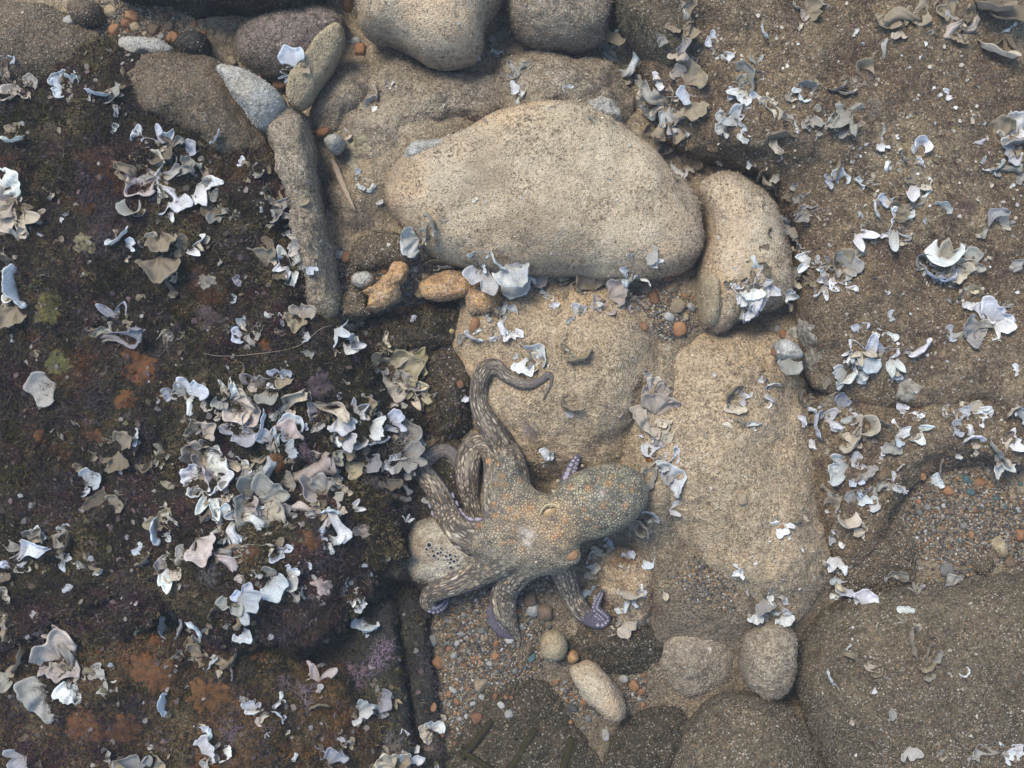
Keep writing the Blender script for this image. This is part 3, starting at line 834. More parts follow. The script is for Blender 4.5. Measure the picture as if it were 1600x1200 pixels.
# ------------------------------------------------------------------ the octopus
# arms: (px, py, radius px [, extra lift mm]); drawn from the body outwards
ARMS = {
    'upper': dict(pts=[(803, 775, 26, 0), (800, 745, 24, 0), (794, 714, 21, 2), (780, 685, 18, 4), (764, 662, 15.5, 5), (752, 641, 14, 4), (748, 618, 13.5, 2), (751, 594, 13, 2), (762, 575, 12.5, 2), (776, 574, 11, 1), (790, 586, 9.5, 0), (803, 594, 9, 0), (818, 600, 8.2, 0), (835, 599, 7, 0), (849, 592, 5.6, 1), (858, 584, 4.6, 2), (862, 592, 3.6, 1), (859, 606, 3, 0), (849, 624, 2.3, 0)], under=None),
    'arch': dict(pts=[(784, 790, 26, 4), (779, 755, 21, 7), (774, 722, 17, 9), (764, 701, 16, 10), (750, 694, 17, 9), (736, 704, 18, 6), (731, 726, 18.5, 2), (731, 752, 18, -2), (735, 778, 16, -8), (745, 805, 13, -14)], under=None),
    'left': dict(pts=[(800, 830, 32, 0), (760, 842, 27, 0), (725, 836, 22, 0), (705, 816, 19, 0), (694, 792, 17.5, 0), (683, 769, 16.5, 0), (670, 750, 15.5, 2), (659, 736, 14.5, 2), (664, 721, 13, 2), (679, 709, 12, 2), (695, 704, 11, 0), (707, 710, 10, -2), (713, 724, 9, -6), (722, 738, 8, -10)], under=None),
    'lower_left': dict(pts=[(795, 862, 30, 0), (764, 884, 23, -2), (738, 899, 19.5, -4), (713, 911, 16.5, -4), (690, 920, 15, -2), (673, 929, 14, 0), (668, 942, 11.5, 2), (679, 950, 9.5, 5), (692, 945, 7.5, 7), (698, 936, 5, 8)], under=(0.86, 1)),
    'tucked': dict(pts=[(772, 848, 13, -6), (755, 862, 11, -3), (742, 878, 10, -1), (733, 891, 7.5, -2)], under=(0.0, 1)),
    'middle': dict(pts=[(830, 872, 26, 0), (809, 893, 21, -2), (794, 912, 19.5, -2), (787, 932, 19, 4), (788, 953, 17, 6), (797, 974, 12.5, 4), (806, 990, 7.5, 0), (812, 1001, 3.5, 0)], under=None),
    'middle_under': dict(pts=[(778, 935, 10, -8), (769, 958, 9, -5), (774, 976, 8.5, -2), (787, 989, 7, 0), (800, 996, 4, 0)], under=(0.0, 1)),
    'lower_right': dict(pts=[(858, 862, 21, 0), (875, 886, 17, -2), (885, 909, 15.5, -3), (895, 934, 15, 0), (907, 953, 14.5, 3), (923, 966, 12.5, 4), (938, 973, 10, 5), (947, 966, 8, 7), (940, 958, 7.2, 13), (931, 950, 6.8, 15), (934, 938, 6.2, 14), (939, 929, 5, 12), (941, 922, 3.5, 10)], under=(0.62, 1)),
    'behind': dict(pts=[(884, 775, 13, -4), (889, 748, 11, -2), (894, 731, 8.5, 0), (899, 720, 7, 0), (903, 713, 4.5, 0)], under=(0.0, 1)),
}
BODY_Z = 0.052


def oct_p(px, py, z):
    return P(px, py, z)


ARM = []
for nm, a in ARMS.items():
    raw = np.array(a['pts'], float)
    L = np.linalg.norm(np.diff(raw[:, :2], axis=0), axis=1).sum()
    pts = smooth_open(raw, int(L / 2.2))
    rr = pts[:, 2] / 1000 * 0.965 * np.interp(np.linspace(0, 1, len(pts)), [0, .3, .6, 1], [1.17, 1.2, 1.14, 1.02])
    xy = np.array([P(q[0], q[1], 0.045)[:2] for q in pts])
    zt = np.array([ground(x, y) for x, y in xy])
    s = np.concatenate([[0], np.cumsum(np.linalg.norm(np.diff(xy, axis=0), axis=1))])
    # the arm drapes over the stones: a smoothed upper envelope of the ground below it
    zz = zt + rr * (0.25 if nm in ('tucked', 'middle_under') else 0.62)
    env = np.array([np.max(zz - np.abs(s - si) * 0.9) for si in s])
    ker = np.exp(-0.5 * ((s[:, None] - s[None]) / 0.010) ** 2)
    env = (ker @ env) / ker.sum(1)
    near = np.clip(1 - s / 0.07, 0, 1)
    if nm not in ('tucked', 'middle_under'):
        env = env * (1 - near) + np.maximum(env * 0.5 + (BODY_Z - 0.012) * 0.5, BODY_Z - 0.014) * near
    env = env + pts[:, 3] / 1000
    # the second look at the perspective: keep the photographed outline at the true height
    xy = np.array([P(q[0], q[1], z)[:2] for q, z in zip(pts, env)])
    c = np.c_[xy, env]
    tan = np.gradient(c, axis=0)
    tan /= np.linalg.norm(tan, axis=1)[:, None] + 1e-9
    s = np.concatenate([[0], np.cumsum(np.linalg.norm(np.diff(c, axis=0), axis=1))])
    up = np.zeros(len(c))
    if a['under']:
        f0, f1 = a['under']
        up = np.clip((s / s[-1] - f0 + 0.06) / 0.06, 0, 1) if f0 > 0 else np.ones(len(c))
    ARM.append(dict(name=nm, c=c, r=rr, tan=tan, s=s, under=up))

BLOBS = [  # px, py, z, semi axes px/mm (x, y, z), turn in degrees
    (944, 780, .060, 71, 54, 43, 20), (915, 791, .060, 56, 51, 41, 20), (893, 806, .056, 38, 38, 34, 0), (866, 830, .056, 38, 42, 35, 0),
    (858, 802, .074, 17, 16, 17, 0), (893, 868, .062, 15, 15, 15, 0), (878, 838, .076, 18, 24, 16, 0),
    (826, 812, .048, 48, 48, 30, 0), (803, 790, .046, 30, 42, 26, 0), (800, 832, .044, 50, 42, 27, 0), (836, 858, .046, 46, 34, 29, 0), (860, 868, .044, 36, 28, 26, 0), (800, 862, .038, 40, 24, 22, 0), (780, 882, .028, 24, 15, 13, 20), (846, 882, .032, 24, 13, 15, 0), (764, 858, .034, 24, 14, 14, 0), (790, 742, .05, 22, 30, 16, 0)]

VOX = 0.0016
allp = np.vstack([a['c'] for a in ARM])
lo = np.array([allp[:, 0].min() - .03, allp[:, 1].min() - .03, allp[:, 2].min() - .035])
hi = np.array([0.225, allp[:, 1].max() + .03, max(allp[:, 2].max() + .03, .125)])
dim = np.ceil((hi - lo) / VOX).astype(int)
AX = [lo[k] + VOX * np.arange(dim[k]) for k in range(3)]
BIG = 0.03
DA = np.full(dim, BIG, np.float32)
DB = np.full(dim, BIG, np.float32)


def region(c, r):
    i0 = np.maximum(np.floor((c - r - lo) / VOX).astype(int), 0)
    i1 = np.minimum(np.ceil((c + r - lo) / VOX).astype(int) + 1, dim)
    sl = tuple(slice(a, b) for a, b in zip(i0, i1))
    return sl, np.meshgrid(*[AX[k][sl[k]] for k in range(3)], indexing='ij', sparse=True)


def smin(a, b, k):
    h = np.clip(0.5 + 0.5 * (b - a) / k, 0, 1)
    return b * (1 - h) + a * h - k * h * (1 - h)


for px, py, z, ax_, ay_, az_, deg in BLOBS:
    c = P(px, py, z)
    ax_, ay_, az_ = ax_ / 1000 * .965, ay_ / 1000 * .965, az_ / 1000
    sl, (gx_, gy_, gz_) = region(c, max(ax_, ay_, az_) + .02)
    ca, sa = math.cos(math.radians(deg)), math.sin(math.radians(deg))
    u = (gx_ - c[0]) * ca + (gy_ - c[1]) * sa
    w = -(gx_ - c[0]) * sa + (gy_ - c[1]) * ca
    q = np.sqrt((u / ax_) ** 2 + (w / ay_) ** 2 + ((gz_ - c[2]) / az_) ** 2)
    d = (q - 1) * min(ax_, ay_, az_)
    DB[sl] = smin(DB[sl], np.minimum(d, BIG).astype(np.float32), 0.013)
for a in ARM:
    D1 = np.full(dim, BIG, np.float32)
    for c, r, i in zip(a['c'], a['r'], range(len(a['r']))):
        sl, (gx_, gy_, gz_) = region(c, r + .012)
        d = np.sqrt((gx_ - c[0]) ** 2 + (gy_ - c[1]) ** 2 + ((gz_ - c[2]) / 0.82) ** 2) - r
        D1[sl] = np.minimum(D1[sl], d)
    DA = smin(DA, D1, 0.0022)
D = smin(DB, DA, 0.009)


def surface_nets(F):
    S = F < 0
    n = np.array(F.shape)
    act = np.zeros(n - 1, bool)
    cnt = np.zeros(n - 1, np.int8)
    for dx in (0, 1):
        for dy in (0, 1):
            for dz in (0, 1):
                cnt += S[dx:n[0] - 1 + dx, dy:n[1] - 1 + dy, dz:n[2] - 1 + dz]
    act = (cnt > 0) & (cnt < 8)
    idx = np.argwhere(act)
    vid = np.full(n - 1, -1, np.int64)
    vid[act] = np.arange(len(idx))
    acc = np.zeros((len(idx), 3))
    num = np.zeros(len(idx))
    corners = [(a, b, c) for a in (0, 1) for b in (0, 1) for c in (0, 1)]
    for A in corners:
        for k in range(3):
            if A[k]: continue
            B = list(A); B[k] = 1
            fa = F[idx[:, 0] + A[0], idx[:, 1] + A[1], idx[:, 2] + A[2]]
            fb = F[idx[:, 0] + B[0], idx[:, 1] + B[1], idx[:, 2] + B[2]]
            x = (fa < 0) != (fb < 0)
            t = np.where(x, fa / np.where(x, fa - fb, 1), 0)
            pt = np.array(A, float)[None] + np.zeros((len(idx), 3))
            pt[:, k] = t
            acc += pt * x[:, None]
            num += x
    v = idx + acc / num[:, None]
    quads = []
    for k in range(3):
        o1, o2 = [(1, 2), (2, 0), (0, 1)][k]
        e = [slice(1, n[j] - 1) for j in range(3)]
        e[k] = slice(0, n[k] - 1)
        e2 = list(e); e2[k] = slice(1, n[k])
        s0, s1 = S[tuple(e)], S[tuple(e2)]
        ch = np.argwhere(s0 != s1)
        off = np.array([1, 1, 1]); off[k] = 0
        ch = ch + off
        flip = s0[s0 != s1]
        d1, d2 = np.zeros(3, int), np.zeros(3, int)
        d1[o1], d2[o2] = 1, 1
        g = lambda q: vid[q[:, 0], q[:, 1], q[:, 2]]
        q = np.stack([g(ch - d1 - d2), g(ch - d2), g(ch), g(ch - d1)], 1)
        q[~flip] = q[~flip][:, ::-1]
        quads.append(q)
    return v, np.vstack(quads)


ov, of = surface_nets(D)
ovi = ov.copy()
ov = lo + ov * VOX
for _ in range(6):      # relax the voxel steps
    acc = np.zeros_like(ov); num = np.zeros(len(ov))
    for k in range(4):
        np.add.at(acc, of[:, k], ov[of[:, (k + 1) % 4]]); np.add.at(num, of[:, k], 1)
        np.add.at(acc, of[:, k], ov[of[:, k - 1]]); np.add.at(num, of[:, k], 1)
    ov = ov * 0.45 + 0.55 * acc / num[:, None]

# per-vertex pattern coordinates
gi = np.clip(np.round(ovi).astype(int), 0, dim - 1)
da, db = DA[gi[:, 0], gi[:, 1], gi[:, 2]], DB[gi[:, 0], gi[:, 1], gi[:, 2]]
w_arm = 1 / (1 + np.exp(-(db - da - 0.002) / 0.003))
best = np.full(len(ov), 1e9)
acoord = np.zeros((len(ov), 3)); under = np.zeros(len(ov)); lat = np.zeros(len(ov)); sfrac = np.zeros(len(ov)); armid = np.zeros(len(ov), int)
for k, a in enumerate(ARM):
    for st in range(0, len(ov), 20000):
        q = ov[st:st + 20000]
        dd = np.linalg.norm(q[:, None] - a['c'][None], axis=2) - a['r'][None]
        j = dd.argmin(1)
        dm = dd[np.arange(len(q)), j]
        b = dm < best[st:st + 20000]
        ii_ = np.where(b)[0] + st
        jj_ = j[b]
        best[ii_] = dm[b]
        rel = ov[ii_] - a['c'][jj_]
        tn = a['tan'][jj_]
        side = np.cross(tn, np.array([0, 0, 1.0])); side /= np.linalg.norm(side, axis=1)[:, None] + 1e-9
        upv = np.cross(side, tn)
        x = (rel * side).sum(1); y = (rel * upv).sum(1)
        th = np.arctan2(x, y)
        along = a['s'][jj_] + (rel * tn).sum(1)
        acoord[ii_] = np.stack([along, th * 0.0125, np.full(len(ii_), k * 0.7)], 1)
        under[ii_] = a['under'][jj_]
        lat[ii_] = np.abs(th); sfrac[ii_] = a['s'][jj_] / a['s'][-1]; armid[ii_] = k
pxy = np.c_[800 + ov[:, 0] * 1000 * CAM_H / (CAM_H - ov[:, 2]), 600 - ov[:, 1] * 1000 * CAM_H / (CAM_H - ov[:, 2])]


def blob(px, py, r):
    return np.exp(-((pxy[:, 0] - px) ** 2 + (pxy[:, 1] - py) ** 2) / (2 * (r * .6) ** 2))


def z1(x, y): return 600 + x / 3.2, 520 + y / 3.2


ORANGE = [(720, 880, 9), (610, 820, 6), (630, 880, 5), (560, 915, 5), (660, 920, 6), (665, 990, 7), (550, 858, 4), (605, 760, 5), (590, 715, 5), (570, 655, 4), (565, 980, 4), (700, 1050, 5), (595, 1052, 4),
          (640, 1045, 4), (690, 1085, 5), (610, 930, 4), (480, 965, 5), (935, 768, 5.5), (1025, 778, 6), (1125, 755, 7), (1240, 782, 6), (1100, 863, 6.5), (1205, 870, 6), (1000, 885, 4), (1020, 930, 4), (960, 705, 4),
          (1070, 665, 4), (1075, 725, 4), (1175, 660, 4), (1150, 905, 4), (1185, 770, 4), (1060, 975, 4), (1140, 715, 3.5), (1095, 800, 3), (990, 830, 4), (560, 755, 5), (680, 740, 4), (520, 640, 4), (885, 1005, 5), (880, 970, 5), (850, 1020, 5), (905, 940, 5)]
orange = sum(blob(*z1(a, b), r * 1.15) for a, b, r in ORANGE)
orange = np.clip(orange, 0, 1)
white = np.clip(blob(*z1(725, 1010), 11) + blob(*z1(722, 1050), 9) + blob(*z1(550, 735), 4) + blob(*z1(485, 1012), 4) + 0.6 * blob(*z1(690, 985), 10) + 0.5 * blob(*z1(1085, 800), 10) + .6 * blob(*z1(365, 1015), 4), 0, 1)
head = np.clip(1.15 * blob(*z1(865, 930), 34) + 0.9 * blob(*z1(900, 1040), 32) + .7 * blob(*z1(700, 940), 60) + .5 * blob(*z1(420, 1010), 30), 0, 1)
mantle = np.clip(blob(*z1(1080, 840), 105) * 1.4, 0, 1)
# the skin stands up in low warts at the orange spots
on = vnormals(ov, np.vstack([of[:, [0, 1, 2]], of[:, [0, 2, 3]]]))
ov = ov + on * ((orange * 0.0011) + 0.0006 * fbm(ov, 160, 2))[:, None] * (1 - 0.7 * w_arm)[:, None]

m = NT('octopus_skin')
pos = m.coord()
msk = m.n('ShaderNodeSeparateColor', i_Color=m.attr('mask').outputs['Color'])
arm_w, purple, head_w = msk.outputs[0], msk.outputs[1], msk.outputs[2]
sp = m.n('ShaderNodeSeparateColor', i_Color=m.attr('spots').outputs['Color'])
orange_w, white_w, mant_w = sp.outputs[0], sp.outputs[1], sp.outputs[2]
# body: a net of dark lines round pale cells
dpos = m.n('ShaderNodeVectorMath', operation='ADD', i_Vector=pos)
m.put(dpos.inputs[1], m.n('ShaderNodeVectorMath', operation='SCALE', i_Vector=m.n('ShaderNodeTexNoise', i_Vector=pos, i_Scale=170, i_Detail=2).outputs['Color'], i_Scale=.0045).outputs[0])
posb = dpos.outputs[0]
ed = m.voro(posb, 235, 'DISTANCE_TO_EDGE').outputs['Distance']
ce = m.voro(posb, 235)
rnd = m.n('ShaderNodeSeparateColor', i_Color=ce.outputs['Color']).outputs[0]
cell = m.ramp(rnd, [(0, (.35, .30, .175)), (.3, (.42, .36, .25)), (.6, (.39, .345, .28)), (.85, (.40, .29, .15))], 'CONSTANT')
mcell = m.ramp(rnd, [(0, (.34, .30, .17)), (.35, (.40, .35, .21)), (.7, (.35, .325, .25)), (.9, (.37, .29, .14))], 'CONSTANT')
cell = m.mix(mant_w, cell, mcell)
netc = m.mix(m.noise(pos, 30, 3), (.03, .035, .037), (.075, .066, .048))
netf = m.ramp(m.math('ADD', ed, m.math('MULTIPLY', m.math('SUBTRACT', m.noise(pos, 55, 4, .6), .5), -.5)), [(0.04, 1.0), (0.24, 0.0)])
soft_c = m.ramp(m.noise(pos, 38, 5, .65), [(.36, (.07, .07, .058)), (.5, (.24, .21, .145)), (.64, (.42, .35, .235))])
cell = m.mix(.62, cell, soft_c)
body_c = m.mix(m.math('MULTIPLY', netf, .95), cell, netc)
tone = m.noise(pos, 26, 4, .6)
body_c = m.mix(m.ramp(tone, [(.33, .5), (.52, 0.0)]), body_c, (.125, .11, .082))
body_c = m.mix(m.math('MULTIPLY', head_w, .55), body_c, m.mix(netf, (.48, .31, .15), (.16, .115, .075)))
hn = m.math('MULTIPLY', orange_w, m.ramp(m.noise(pos, 140, 3), [(.36, .25), (.55, 1.0)]))
body_c = m.mix(m.math('MULTIPLY', hn, .75), body_c, m.mix(netf, (.43, .22, .08), (.22, .115, .05)))
body_c = m.mix(m.math('MULTIPLY', white_w, m.ramp(m.noise(pos, 110, 3), [(.4, .05), (.62, .6)])), body_c, (.62, .57, .5))
# arms: rows of pale dashes along the limb
adis = m.n('ShaderNodeVectorMath', operation='ADD', i_Vector=m.attr('acoord').outputs['Vector'])
m.put(adis.inputs[1], m.n('ShaderNodeVectorMath', operation='SCALE', i_Vector=m.n('ShaderNodeTexNoise', i_Vector=pos, i_Scale=120, i_Detail=2).outputs['Color'], i_Scale=.0014).outputs[0])
ac = m.mapped(adis.outputs[0], (1 / .0105, 1 / .0034, 1))
stripe = m.noise(m.mapped(adis.outputs[0], (18, 260, 1)), 1.0, 3, .6)
ae = m.voro(ac, 1.0, 'DISTANCE_TO_EDGE').outputs['Distance']
ar_ = m.n('ShaderNodeSeparateColor', i_Color=m.voro(ac, 1.0).outputs['Color']).outputs[0]
dash = m.ramp(ar_, [(0, (.56, .48, .35)), (.3, (.42, .34, .24)), (.5, (.25, .2, .15)), (.72, (.5, .42, .29)), (.9, (.48, .32, .16))], 'CONSTANT')
arm_c = m.mix(m.ramp(ae, [(0.10, 1.0), (0.34, 0.0)]), dash, m.mix(m.noise(pos, 45, 2), (.036, .03, .025), (.08, .066, .052)))
arm_c = m.mix(.38, arm_c, m.ramp(stripe, [(.4, (.042, .034, .027)), (.52, (.14, .11, .078)), (.64, (.46, .38, .26))]))
arm_c = m.mix(m.math('MULTIPLY', hn, .75), arm_c, (.5, .24, .07))
arm_c = m.mix(m.math('MULTIPLY', white_w, .6), arm_c, (.65, .62, .56))
# the tips fade to plain grey
tipf = m.attr('tip').outputs['Fac']
arm_c = m.mix(m.math('MULTIPLY', tipf, .7), arm_c, (.115, .1, .092))
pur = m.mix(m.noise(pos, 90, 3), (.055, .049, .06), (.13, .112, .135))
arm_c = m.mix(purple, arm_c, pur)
col = m.mix(arm_w, body_c, arm_c)
hgt = m.mix(arm_w, m.math('MULTIPLY', m.ramp(ed, [(0, 0.0), (.3, 1.0)]), 1.0), m.math('MULTIPLY', m.ramp(ae, [(0, 0.0), (.3, 1.0)]), .7))
nrm = m.bump(m.math('ADD', m.math('MULTIPLY', hgt, .35), m.math('MULTIPLY', m.noise(pos, 90, 5, .65), 2.2)), .9, .0024)
m.done(col, .62, nrm, .2)
M['skin'] = m.mat

oroot_loc = P(850, 830, 0.0)
octo = empty('octopus', oroot_loc)
tag(octo, 'mottled brown octopus with orange spots and curled arms spread over the rocks', 'octopus')
ome = mesh_np('body', ov - oroot_loc, of, mat=M['skin'])
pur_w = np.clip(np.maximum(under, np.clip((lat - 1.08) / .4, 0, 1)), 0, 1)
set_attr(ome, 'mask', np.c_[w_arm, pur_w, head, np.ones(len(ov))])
set_attr(ome, 'spots', np.c_[orange, white, mantle, np.ones(len(ov))])
set_attr(ome, 'acoord', acoord)
a_ = ome.attributes.new('tip', 'FLOAT', 'POINT')
long_arm = np.isin(armid, [0, 2])
a_.data.foreach_set('value', (np.clip((sfrac - .62) / .25, 0, 1) * long_arm).astype(np.float32))
obody = add('body', ome, octo)

# suckers on the undersides that show
m = NT('sucker_skin')
m.done(m.mix(m.noise(m.coord(), 300, 2), (.16, .14, .18), (.34, .31, .35)), .45, None, .4)
M['sucker'] = m.mat


def sucker_mesh():
    prof = [(0.0, .15), (.35, .18), (.62, .5), (.85, .55), (1.0, .25), (1.02, -.5)]
    k = 10
    v, f = [(0, 0, .12)], []
    for r_, z_ in prof[1:]:
        for i in range(k):
            an = 2 * math.pi * i / k
            v.append((r_ * math.cos(an), r_ * math.sin(an), z_))
    for i in range(k):
        f.append((0, 1 + i, 1 + (i + 1) % k, 1 + (i + 1) % k))
    v, tri = np.array(v), []
    for i in range(k):
        tri.append((0, 1 + i, 1 + (i + 1) % k))
        for q in range(len(prof) - 2):
            a0, b0 = 1 + q * k + i, 1 + q * k + (i + 1) % k
            tri += [(a0, a0 + k, b0 + k), (a0, b0 + k, b0)]
    return mesh_np('sucker', v, np.array(tri), mat=M['sucker'])


SUCK = sucker_mesh()
AD = {a['name']: a for a in ARM}


def suckers(arm, f0, f1, ang, size=0.30, step=1.0, skip=()):
    """a row along the arm at the angle ang from its top (positive = right hand side seen from the body)"""
    a = AD[arm]
    s, L = a['s'], a['s'][-1]
    x = f0 * L
    while x < f1 * L:
        c = np.array([np.interp(x, s, a['c'][:, k]) for k in range(3)])
        r = float(np.interp(x, s, a['r']))
        t = np.array([np.interp(x, s, a['tan'][:, k]) for k in range(3)])
        t /= np.linalg.norm(t)
        side = np.cross(t, [0, 0, 1.0]); side /= np.linalg.norm(side)
        u = np.cross(side, t)
        nrm_ = side * math.sin(ang) + u * math.cos(ang)
        pt = c + nrm_ * r * np.array([1, 1, .82]) * 0.97
        sr = max(0.0007, r * size)
        R = Vector(nrm_).to_track_quat('Z', 'Y').to_matrix().to_4x4()
        o = bpy.data.objects.new('sucker', SUCK)
        COL.objects.link(o)
        o.parent = octo
        o.matrix_local = Matrix.Translation(Vector(pt - oroot_loc)) @ R @ Matrix.Scale(sr, 4)
        x += sr * 2.25 * step


suckers('lower_right', .70, .985, .25, .26)
suckers('lower_right', .66, .985, -.75, .26)
suckers('lower_left', .84, .99, -.3, .26)
suckers('lower_left', .84, .99, .6, .24)
suckers('behind', .38, .97, -.45, .34)
suckers('behind', .35, .97, .5, .34)
suckers('left', .20, .50, 1.75 * -1, .30)
suckers('left', .20, .50, 1.75, .30)
suckers('middle_under', .1, .95, -1.0, .3)
suckers('tucked', .35, .95, -1.3, .28)

# eye: a raised lid ring, a cream ball and the black wavy slit
m = NT('eye_skin')
m.done(m.mix(m.noise(m.coord(), 260, 3), (.24, .13, .05), (.36, .26, .12)), .4, None, .4)
M['eye'] = m.mat
m = NT('pupil_black')
m.done((.006, .006, .006), .25, None, .5)
M['pupil'] = m.mat
obvh = BVHTree.FromPolygons(ov.tolist(), of.tolist())


def on_octopus(px, py):
    d = Vector(P(px, py, 0)) - CAMP
    d.normalize()
    l, n, i, dist = obvh.ray_cast(CAMP, d)
    return (np.array(l), np.array(n)) if l is not None else (P(px, py, .08), np.array([0, 0, 1.0]))


def ico(sub=2):
    import bmesh
    bm = bmesh.new()
    bmesh.ops.create_icosphere(bm, subdivisions=sub, radius=1)
    v = np.array([q.co[:] for q in bm.verts]); f = np.array([[q.index for q in fc.verts] for fc in bm.faces])
    bm.free()
    return v, f


IV, IF = ico(3)
el, en = on_octopus(859, 800)
eye = add('eye', mesh_np('eye', IV * np.array([.0105, .0068, .0045]), IF, mat=M['eye']), octo, el - oroot_loc - en * .0012)
eye.rotation_euler = (0.25, 0.0, .45)
slit = np.array([(846, 802.5), (848.5, 800), (850, 796.5), (853.5, 794), (858, 793), (862, 793), (866.5, 791.5)], float)
sl_ = smooth_open(np.c_[slit, np.zeros(len(slit))], 26)


def tube(cs, rs, sides=6):
    cs = np.asarray(cs, float)
    t = np.gradient(cs, axis=0); t /= np.linalg.norm(t, axis=1)[:, None] + 1e-9
    ref = np.where(np.abs(t[:, 2:3]) > .9, np.array([[1.0, 0, 0]]), np.array([[0, 0, 1.0]]))
    s_ = np.cross(t, ref); s_ /= np.linalg.norm(s_, axis=1)[:, None]
    u_ = np.cross(s_, t)
    an = np.linspace(0, 2 * np.pi, sides, endpoint=False)
    v = cs[:, None] + np.asarray(rs)[:, None, None] * (np.cos(an)[None, :, None] * s_[:, None] + np.sin(an)[None, :, None] * u_[:, None])
    k = len(cs)
    i = (np.arange(k - 1)[:, None] * sides + np.arange(sides)[None]).ravel()
    i2 = (np.arange(k - 1)[:, None] * sides + (np.arange(sides)[None] + 1) % sides).ravel()
    f = np.stack([i, i2, i2 + sides, i + sides], 1)
    v = np.vstack([v.reshape(-1, 3), cs[:1], cs[-1:]])
    n0, n1 = k * sides, k * sides + 1
    j = np.arange(sides)
    cap = np.vstack([np.stack([np.full(sides, n0), (j + 1) % sides, j], 1), np.stack([np.full(sides, n1), (k - 1) * sides + j, (k - 1) * sides + (j + 1) % sides], 1)])
    tri = np.vstack([f[:, [0, 1, 2]], f[:, [0, 2, 3]], cap])
    return v, tri


eye_w = Matrix.Translation(Vector(el - en * .0012)) @ eye.rotation_euler.to_matrix().to_4x4()
einv = np.array(eye_w.inverted())
cs = []
for q in sl_:
    d = np.array(P(q[0], q[1], el[2]))
    loc = (einv @ np.r_[d, 1])[:3]
    ex, ey = loc[0] / .0105, loc[1] / .0068
    loc[2] = .0045 * math.sqrt(max(0.02, 1 - min(.98, ex * ex + ey * ey))) + .0002
    cs.append(loc)
pv, pf = tube(np.array(cs), .0011 * np.sin(np.linspace(.35, np.pi - .35, len(cs))) ** .5)
pupil = add('pupil', mesh_np('pupil', pv, pf, mat=M['pupil']), eye)
# pale lid fold along the outer side of the eye, and the raised brow above the far eye
lid = smooth_open(np.array([(843, 806, 0), (846, 797, 0), (853, 790, 0), (862, 788, 0), (870, 790, 0), (875, 796, 0)], float), 24)
cs = [on_octopus(q[0], q[1])[0] + np.array([0, 0, .0008]) for q in lid]
m = NT('lid_skin')
m.done(m.mix(m.noise(m.coord(), 200, 3), (.3, .25, .14), (.4, .35, .22)), .5, m.bump(m.noise(m.coord(), 500, 2), .4, .001), .3)
M['lid'] = m.mat
lv, lf = tube(np.array(cs) - oroot_loc, .0017 * np.sin(np.linspace(.3, np.pi - .3, len(cs))))
add('eyelid', mesh_np('eyelid', lv, lf, mat=M['lid']), octo)
el2, en2 = on_octopus(894, 868)
m = NT('far_eye_skin')
m.done(m.mix(m.noise(m.coord(), 220, 4), (.15, .085, .04), (.30, .165, .075)), .5, m.bump(m.noise(m.coord(), 400, 3), .4, .001), .3)
eye2 = add('eye', mesh_np('eye', IV * np.array([.0105, .009, .006]), IF, mat=m.mat), octo, el2 - oroot_loc - en2 * .0035)
# pointed papillae along the near edge of the mantle
PAP = [(866, 768, .0045, .009), (872, 752, .004, .006), (888, 737, .0035, .006), (868, 779, .004, .006), (910, 728, .003, .004), (845, 776, .0035, .006), (999, 772, .003, .004), (838, 879, .004, .006)]
m = NT('papilla_skin')
m.done(m.mix(m.noise(m.coord(), 150, 2), (.36, .2, .08), (.42, .37, .29)), .5, None, .3)
M['papilla'] = m.mat
for px, py, r, h in PAP:
    l, n = on_octopus(px, py)
    t = np.linspace(0, 1, 7)
    dirn = n * .6 + np.array([-.25, .1, .5]); dirn /= np.linalg.norm(dirn)
    cs = (l - oroot_loc)[None] - n[None] * .002 + dirn[None] * (t * h)[:, None]
    v, f = tube(cs, r * (1 - t ** 1.6) * .75 + .0002, 8)
    add('papilla', mesh_np('papilla', v, f, mat=M['papilla']), octo)
# ------------------------------------------------------------------ fan seaweed (pale curled blades)
m = NT('fan_seaweed_blade')
oc = m.n('ShaderNodeObjectInfo').outputs['Color']
orr = m.n('ShaderNodeObjectInfo').outputs['Random']
fa = m.n('ShaderNodeSeparateXYZ', i_Vector=m.attr('fan').outputs['Vector'])
rad, ang = fa.outputs[0], fa.outputs[1]
pos = m.coord()
wob = m.math('MULTIPLY', m.noise(pos, 60, 3), .12)
band = m.math('SINE', m.math('MULTIPLY', m.math('ADD', rad, wob), 58.0))
bandm = m.ramp(band, [(.55, 0.0), (.95, 1.0)])
base = m.mix(m.ramp(rad, [(.1, 1.0), (.62, 0.0)]), oc, m.mix(.65, oc, (.22, .165, .10)))
c = m.mix(m.math('MULTIPLY', bandm, .6), base, m.mix(.45, oc, (.16, .15, .15)))
blot = m.ramp(m.noise(pos, 60, 4, .6), [(.38, .75), (.56, 0.0)])
c = m.mix(blot, c, m.mix(.4, oc, (.16, .125, .08)))
silt = m.ramp(m.noise(pos, 420, 2), [(.38, .25), (.48, 0.0)])
c = m.mix(silt, c, (.2, .16, .11))
m.done(c, .6, m.bump(m.math('ADD', m.math('MULTIPLY', bandm, -.4), m.noise(pos, 90, 2)), .25, .0010), .3)
# thin blades let some daylight through
tr = m.n('ShaderNodeBsdfTranslucent')
m.put(tr.inputs['Color'], c)
mx = m.n('ShaderNodeMixShader')
mx.inputs[0].default_value = .32
outn = m.t.nodes['Material Output']
m.t.links.new(m.b.outputs[0], mx.inputs[1])
m.t.links.new(tr.outputs[0], mx.inputs[2])
m.t.links.new(mx.outputs[0], outn.inputs['Surface'])
M['frond'] = m.mat


